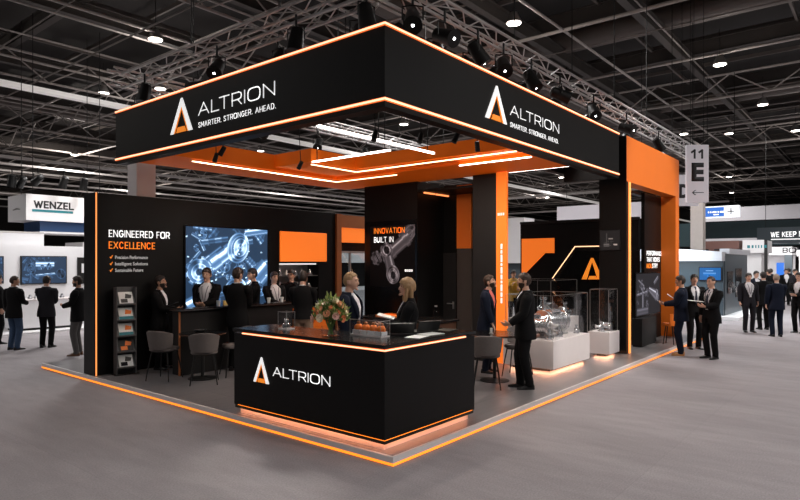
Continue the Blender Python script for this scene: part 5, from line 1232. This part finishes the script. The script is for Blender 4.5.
# hanging white sign with dark name and blue band
ys = 17.6; X0, X1 = onY_(26, ys), onY_(112, ys); d_ = depth(X0, ys); z1, z0 = zat(193.5, d_), zat(220, d_)
dep = onX_(8, X0)-ys
hs = thing('hanging_name_sign', 'white hanging box sign with dark name and blue lower band', 'hanging sign', ((X0+X1)/2, ys, z0))
wb(box(X0, X1, ys, ys+dep, z0, z1), 'sign_box', 'whitep', hs); wb(box(X0+.45, X1, ys+.12, ys+dep-.1, z0-.34, z0-.001), 'blue_band', 'blue', hs); wb(box(X0+.43, X1, ys+.10, ys+dep-.08, z0-.40, z0-.341), 'lower_edge', 'whitep', hs)
hk = z1-z0
wordmark('lettering', 'WENZEL', (onY_(34.5, ys), ys, z0+.48*hk), '-y', onY_(72, ys)-onY_(34.5, ys), .29*hk, 'ltr_d', hs, w=.2, gap=.36, thick=.012)
wb(box(onY_(32, ys), onY_(73, ys), ys-.01, ys-.0005, z0+.34*hk, z0+.43*hk), 'stripe', 'teal', hs)
mb = MB(); mb.prism([(0,0),(.3,.03),(.6,0),(.6,.03),(.3,.07),(0,.03)], (X0, ys+dep*.7, z0+.42*hk), UAX['-x'], Z, (-1,0,0), .0005, .01); wb(mb, 'emblem', 'alu', hs)
mb = MB()
for a in (X0+.3, X1-.3):
    for b in (ys+.3, ys+dep-.3): wb(MB().tube((a,b,z1),(a,b,10.2),.012,n=5), 'suspension_wire', 'blackm', hs)
for j, px in enumerate((12, 22, 38, 64, 84)):
    b, tr_ = list(base_light.values())[j % len(base_light)]
    Xs = onY_(px, ys+(.6 if j < 2 else -.35)); t = dup(b, (Xs, ys+(.6 if j < 2 else -.35), z1+.66), .2, 'black stage spotlight above the white hanging name sign', tr_)
spot_light((X0+1.0, ys-1.6, z1+.8), (X0+1.0, ys, z0+.4), 90, 70); spot_light((X0+2.6, ys-1.6, z1+.8), (X0+2.6, ys, z0+.4), 90, 70)
ld = bpy.data.lights.new('booth_light', 'AREA'); ld.size = 3; ld.energy = 45; lo = bpy.data.objects.new('booth_light', ld); COL.objects.link(lo); lo.location = (xa, ya-1.6, 3.2); lo.rotation_euler = (math.radians(35),0,0)

# ================================================================== BOOTHS ON THE RIGHT
def bgbox(name, label, cat, X0, X1, Y0, Y1, z0, z1, m, extra=None):
    t = thing(name, label, cat, ((X0+X1)/2, (Y0+Y1)/2, z0)); wb(box(X0, X1, Y0, Y1, z0, z1), 'panel', m, t)
    return t
xr, yr = at(724, 21.5)
b1 = thing('rounded_booth', 'grey neighbouring booth with white rounded fascia and blue screen', 'booth', (xr, yr, 0))
yl = onX_(655, xr); fz0, fz1 = zat(261, 21.5), zat(248.5, 21.5)
wb(box(xr, xr+.15, yr+.02, yl+1.5, .12, fz0), 'back_panel', 'bluewall', b1)
mb = MB(); mb.prism([(-(yl+1.5),0),(-yr,0),(-yr,fz1-fz0-.12),(-(yr+1.2),fz1-fz0-.02),(-(yr+2.2),fz1-fz0),(-(yl+1.5),fz1-fz0)], (xr-.35, 0, fz0), UAX['-x'], Z, (-1,0,0), -.6, 0); wb(mb, 'fascia', 'bulk_l', b1)
xe = xr+4.5
wb(box(xr+.16, xe, yr, yr+.12, .12, fz0+.25), 'side_panel', 'bluewall', b1); wb(box(xr-.4, xe+.3, yr-.55, yl+1.5, 0, .12), 'floor_base', 'whitep', b1)
wb(box(xr+.3, xe, yr-.12, yr+.2, fz0+.25, fz1), 'fascia', 'bulk_l', b1)
mb = MB(); mb.box(xr+.5, xr+1.5, yr-.02, yr-.001, .9, 1.7); mb.box(xr+2.0, xr+3.2, yr-.02, yr-.001, .7, 1.8); wb(mb, 'wall_picture', 'gloss', b1)
for j in range(5): wb(box(xr+.6+.5*j, xr+.8+.5*j, yr-.1, yr-.021, .9+.2*(j%2), 1.1+.2*(j%2)), 'exhibit', 'chrome', b1)
P_ = Pic(40, 24, 40/24, .3); P_.cyl((.3,.5),(1.3,.5),.14,base=.6,spec=.3).cyl((.5,.75),(1.1,.75),.05,base=.8,spec=.2); P_.disc((.8,.3),.2,.1,0,0,.5,.3)
Y0, Y1 = onX_(699, xr-.01), onX_(722, xr-.01); z1, z0 = zat(267, 21.5), zat(281, 21.5)
t = thing('wall_screen', 'bright blue screen on the grey neighbouring booth wall', 'screen', (xr, (Y0+Y1)/2, z0)); wb(box(xr-.06, xr-.001, Y1, Y0, z0, z1), 'bezel', 'blackm', t)
picture('screen_image', P_.rgb((.01,.22,.72), (.35,.65,1.0)), (xr-.06, Y0-.03, z0+.03), '-x', abs(Y0-Y1)-.06, z1-z0-.06, picture_mat('blue_image', .95), t)
ld = bpy.data.lights.new('booth_light', 'AREA'); ld.size = 2; ld.energy = 90; ld.color = (.8,.92,1); lo = bpy.data.objects.new('booth_light', ld); COL.objects.link(lo); lo.location = (xr-1.2, yr+1.5, 2.6); lo.rotation_euler = (0, math.radians(-40), 0)
ld = bpy.data.lights.new('booth_light', 'AREA'); ld.size = 2; ld.energy = 80; ld.color = (.85,.95,1); lo = bpy.data.objects.new('booth_light', ld); COL.objects.link(lo); lo.location = (xr+2.2, yr-1.0, 2.5); lo.rotation_euler = (math.radians(-40),0,0)
# terracotta fascia, white tower sign, dark header and further booths
def frontbox(name, label, cat, px0, px1, y0, y1, d, thick, m, zbase=None, led=None):
    # a box facing -x at the given depth (its far end along the row)
    xx = at((px0+px1)/2, d)[0]; Ya, Yb = onX_(px0, xx), onX_(px1, xx); z1 = zat(y0, d); z0 = zat(y1, d) if zbase is None else zbase
    t = thing(name, label, cat, (xx, (Ya+Yb)/2, z0)); wb(box(xx, xx+thick, Yb, Ya, z0, z1), 'panel', m, t); return t, xx, Ya, Yb, z0, z1
t, xx, Ya, Yb, z0, z1 = frontbox('terracotta_booth', 'terracotta topped booth behind the rounded white fascia', 'booth', 697, 739, 241, 254, 30, 1.2, 'brick', 2.4)
wb(box(xx, xx+1.2, Yb, Ya, 0, 2.399), 'lower_wall', 'bluewall', t)
for j in range(4): wb(box(xx-.03, xx-.001, Ya-.55-.5*j, Ya-.3-.5*j, 2.62, 2.70), 'letter_mark', 'ltr_d', t)
t, xx, Ya, Yb, z0, z1 = frontbox('white_booth_tower', 'white booth tower with small logo right of the terracotta booth', 'booth', 742.5, 764, 240, 253, 29, 2.5, 'whitep', zat(253, 29))
wb(box(xx+.3, xx+2.5, Yb+.15, Ya-.1, 0, z0-.001), 'lower_wall', 'whitep', t); wb(box(xx+.05, xx+.2, Yb-.12, Yb-.001, 0, z1), 'edge_post', 'charcoal', t)
dashes('small_print', (xx, Ya-.2, z0+.24), '-x', (.12,.08,.05,.05,.05,.12), .07, .14, 'teal', t, False)
t, xx, Ya, Yb, z0, z1 = frontbox('hanging_header', 'dark hanging header with white capitals above the far booths', 'hanging sign', 757, 850, 226.5, 243, 33, .5, 'bluewall')
wordmark('lettering', 'WE KEEP M', (xx, onX_(771, xx), z0+.36), '-x', abs(onX_(803, xx)-onX_(771, xx)), .29, 'ltr_w', t, w=.15, gap=.36); wb(box(xx-.01, xx-.0005, onX_(830, xx), onX_(771, xx), z0+.20, z0+.26), 'stripe', 'ltr_w', t)
wb(MB().tube((xx+.2, Ya-.4, z1), (xx+.2, Ya-.4, 10.2), .015, n=5), 'suspension_wire', 'blackm', t); wb(MB().tube((xx+.2, Yb+.4, z1), (xx+.2, Yb+.4, 10.2), .015, n=5), 'suspension_wire', 'blackm', t)
t, xx, Ya, Yb, z0, z1 = frontbox('bright_booth', 'bright white far booth under the dark header', 'booth', 764, 792, 247, 262, 38, 3, 'whitep', 2.5)
wb(box(xx+1.5, xx+1.7, Yb, Ya, 0, 2.5), 'back_panel', 'whitep', t); wb(box(xx, xx+.3, Yb, Yb+.4, 0, 2.5), 'post', 'bluewall', t); wb(box(xx+1.47, xx+1.499, Yb+.6, Ya-.5, .9, 2.0), 'wall_picture', 'screen_blue', t)
wordmark('lettering', 'BOHL', (xx, onX_(783, xx), 2.62), '-x', 1.3, .34, 'ltr_d', t, w=.2)
t, xx, Ya, Yb, z0, z1 = frontbox('bright_booth', 'bright white far booth at the right picture edge', 'booth', 797, 850, 250, 262, 34.5, 1.2, 'whitep', 2.4)
wb(box(xx+1.0, xx+1.2, Yb, Ya, 0, 2.4), 'back_panel', 'whitep', t); wb(box(xx+.97, xx+.999, Yb+.6, Ya-.5, .9, 2.0), 'wall_picture', 'brick', t)
for (px, d, e_) in ((776, 36, 90), (800, 34, 80), (745, 27, 40)):
    ld = bpy.data.lights.new('booth_light', 'AREA'); ld.size = 2.5; ld.energy = e_; lo = bpy.data.objects.new('booth_light', ld); COL.objects.link(lo); p = at(px, d); lo.location = (p[0], p[1], 2.9); lo.rotation_euler = (0, math.radians(-55), 0)
# blue and white lit hanging sign
t, xx, Ya, Yb, z0, z1 = frontbox('lit_hanging_sign', 'white hanging sign with blue panel and dark plus mark', 'hanging sign', 701.5, 739, 206, 217.5, 26, .3, mat('lit_sign', (.8,.8,.82), .5, emit=(.9,.95,1), es=.65))
Ya2, Yb2 = onX_(705, xx), onX_(724, xx); wb(box(xx-.012, xx-.0005, Yb2, Ya2, z0+.05, z1-.05), 'blue_panel', mat('lit_blue', (.02,.1,.4), .5, emit=(.02,.12,.42), es=.7), t)
dashes('small_print', (xx-.012, Ya2-.12, (z0+z1)/2-.04), '-x', (.05,.05,.16,.05,.2), .04, .07, 'ltr_w', t, False); dashes('small_print', (xx-.012, Ya2-.34, (z0+z1)/2-.14), '-x', (.2,), .04, .05, 'ltr_w', t, False)
yp = onX_(731, xx); zc = (z0+z1)/2; wb(box(xx-.012, xx-.0005, yp-.14, yp+.14, zc-.02, zc+.02), 'plus_bar', 'ltr_d', t); wb(box(xx-.013, xx-.0005, yp-.02, yp+.02, zc-.14, zc+.14), 'plus_bar', 'ltr_d', t)
wb(MB().tube((xx+.15, Ya-.2, z1), (xx+.15, Ya-.2, 10.2), .012, n=5), 'suspension_wire', 'blackm', t); wb(MB().tube((xx+.15, Yb+.2, z1), (xx+.15, Yb+.2, 10.2), .012, n=5), 'suspension_wire', 'blackm', t)
# white hanging banner behind the emblem wall
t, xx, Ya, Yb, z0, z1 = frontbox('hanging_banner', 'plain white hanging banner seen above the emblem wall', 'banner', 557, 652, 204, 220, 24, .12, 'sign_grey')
wb(MB().tube((xx+.06, Ya-.4, z1), (xx+.06, Ya-.4, 10.2), .012, n=5), 'suspension_wire', 'blackm', t); wb(MB().tube((xx+.06, Yb+.4, z1), (xx+.06, Yb+.4, 10.2), .012, n=5), 'suspension_wire', 'blackm', t)
# far halls seen between booth elements
t, xx, Ya, Yb, z0, z1 = frontbox('far_booth', 'pale far booth glimpsed right of the orange column', 'booth', 500, 524, 218, 262, 27, 1, 'whitep', 2.0); wb(box(xx+.3, xx+1, Yb, Ya, 0, 1.999), 'lower_wall', 'bluewall', t)
yb_ = 26.; t = thing('far_booth', 'long pale far booth behind the black slogan wall', 'booth', (14, yb_, 0)); wb(box(8.0, 34., yb_, yb_+2, 0, 3.0), 'panel', 'whitep', t); wb(box(8.0, 34, yb_-.02, yb_-.001, .3, 2.0), 'glass_front', 'gloss', t)

# ================================================================== PEOPLE
P = person
def pp(px, d): return at(px, d)
def put(label, px, d, z0, view, **k): x, y = at(px, d); return P(label, x, y, z0, view, **k)
# left aisle
put('man in dark jacket and blue jeans before the white counter', 14, 14.0, 0, -18, h=1.74, trousers='jeans', hair='hair_b', hy=-30, shoes='shoe', R='front', vox=.012, style='crop', skin='skin2')
put('man in charcoal suit seen from behind facing the television', 46.5, 14.4, 0, 4, h=1.73, jacket='suit_g', L='front', R='front', vox=.012)
put('man in grey trousers and brown shoes at the slogan wall edge', 78, 13.2, 0, 100, h=1.75, trousers='greyt', shoes='shoe_b', skin='skin2', L='front', R='down', vox=.012, beard='hair_d')
put('man cut by the left picture edge beside white counter', -3, 15.0, 0, -40, h=1.75, vox=.013)
# at the bar
put('bearded man in black suit holding a tablet left of the bar', 160, 11.0, PZ, -90, h=1.72, L='front', R='hold', beard='hair_d', hp=-12, skin='skin2', vox=.010, tie=None)
x_, y_ = onY_(207, 6.34), 6.34
P('man in open white shirt facing the room before the screen', x_, y_, PZ, 176, h=1.86, L='front', R='front', lanyard=True, jacket='suit', vox=.010, hair='hair_b', vneck=.75)
put('dark-suited man seen from behind at the middle of the bar', 237.5, 10.85, PZ, -12, h=1.87, L='front', R='front', hair='hair_b', vox=.010, fat=1.05, hy=-15)
P('man in profile behind the bar looking to the left', onY_(253, 6.40), 6.40, PZ, 118, h=1.84, tie='tie_g', L='front', R='front', vox=.010, hy=10)
P('host in white shirt and lanyard at the right of bar', onY_(274, 6.40), 6.40, PZ, -140, h=1.76, L='front', R='front', lanyard=True, hair='hair_b', vox=.010, vneck=.8)
P('dark figure standing behind the right end of the bar', onY_(291.5, 6.44), 6.44, PZ, 170, h=1.80, shirt='suit', vox=.012)
put('man in tan trousers seen from behind in front of niche', 303, 11.35, PZ, -4, h=1.80, trousers='tan', L='front', R='front', fat=1.08, hem=.87, vox=.010)
# behind the counter
put('blond man in navy suit behind the flowers, facing right', 350, 8.1, PZ, -104, h=1.84, fat=1.13, jacket='suit_n', trousers='suit_n', hair='hair_bl', style='crop', L='down', R='down', vox=.009)
put('blonde woman in black blazer reading at the reception counter', 408, 7.9, PZ, 96, h=1.76, woman=True, style='long', hair='hair_bl', L='hold', R='hold', shirt='shirt', hp=-6, vox=.0085, vneck=.5)
# right table
put('man in navy suit and pink shirt leaning on right table', 486.5, 10.68, PZ, -112, h=1.74, jacket='suit_n', trousers='suit_n', shirt='shirt_p', beard='hair_b', hair='hair_b', L='down', R='lean', hp=-18, lean=4, vox=.0085, vneck=.85)
put('man in black suit standing in profile facing the orange column', 525, 9.33, PZ, 84, h=1.80, fat=1.13, L='low', R='down', beard='hair_b', hair='hair_b', shoes='shoe', step=.12, spread=.085, hp=-4, vox=.0085)
put('small figure in yellow top glimpsed right of orange column', 513.5, 18.8, PZ, 180, h=1.72, jacket='yellow_top', shirt='yellow_top', L='hold', R='raise', vox=.014)
# right aisle
put('man in dark suit and tan shoes at the portal picture', 681, 13.2, 0, 62, h=1.76, jacket='suit_n', trousers='suit_n', shoes='shoe_t', L='hold', R='hold', skin='skin2', vox=.010)
put('man in black suit and lanyard holding papers right of portal', 711.5, 12.75, 0, 112, h=1.76, L='hold', R='down', lanyard=True, hair='hair_b', style='crop', beard=None, tie='tie', vox=.010)
put('man in dark suit and tie facing us behind two visitors', 694, 14.2, 0, 176, h=1.77, tie='tie', vox=.012)
put('man in white shirt facing us in the right aisle group', 748.5, 17.6, 0, 172, h=1.74, vox=.012, lanyard=True, vneck=.9, jacket='suit_g', trousers='suit_g')
put('black-suited man seen from behind in the right aisle group', 763.5, 18.2, 0, -6, h=1.76, vox=.012)
put('grey-haired man in navy suit seen from behind, right aisle', 776.5, 16.5, 0, -14, h=1.74, jacket='suit_n', trousers='suit_n', hair='hair_g', style='crop', R='front', vox=.012, fat=1.06)
put('man in dark suit at the right picture edge', 799, 17.4, 0, 120, h=1.76, L='front', R='front', vox=.012)
for i, (px, d, v, lab) in enumerate(((769, 26, 20, 'small distant visitor beside the grey booth'), (756, 21.5, 190, 'small distant visitor behind the white-shirted man'), (771, 29, 10, 'small distant visitor at the bright booth'), (786, 28.5, 160, 'small distant visitor between the aisle men'), (789, 31, 30, 'small distant visitor under the dark header'), (795, 27, 200, 'small distant visitor near the right edge'))):
    put(lab, px, d, 0, v, h=1.74, vox=.016, lanyard=False, jacket=('suit', 'suit_n', 'suit_g')[i % 3], group='distant visitors')
# papers and tablets in hands
def held(name, label, cat, px, d, z, w_, h_, t_, view, tilt, m):
    x, y = at(px, d); o = box(-w_/2, w_/2, -h_/2, h_/2, 0, t_).build(name, m); o.location = (x, y, z); o.rotation_euler = (tilt, 0, math.radians(VIEW+view-90)); return tag(o, label, cat)
held('tablet', 'dark tablet in the bearded man\'s hands left of the bar', 'tablet', 170.5, 10.93, 1.27, .18, .25, .012, -90, .35, 'blackm')
held('open_brochure', 'open white brochure in the blonde woman\'s hands', 'brochure', 386, 7.8, 1.34, .30, .22, .012, 86, .25, 'paper')
held('folder', 'pale folder in the hand of the lanyard man by portal', 'folder', 696, 12.7, 1.22, .21, .30, .01, 78, .1, 'paper')
held('leaflet', 'white leaflet held before the portal picture', 'leaflet', 671.5, 13.35, 1.27, .15, .22, .006, 62, .6, 'paper')
held('phone', 'phone held by the man at the slogan wall edge', 'phone', 71.0, 13.15, 1.20, .075, .15, .01, 100, .9, 'blackm')

vs_ = scn.view_settings; vs_.view_transform = 'Standard'; vs_.look = 'None'; vs_.gamma = 1; vs_.use_curve_mapping = False; vs_.exposure = 0.0
scn.cycles.max_bounces = 8; scn.cycles.transparent_max_bounces = 16; scn.cycles.caustics_reflective = False; scn.cycles.caustics_refractive = False
scn.cycles.sample_clamp_indirect = 4.0; scn.cycles.use_denoising = True
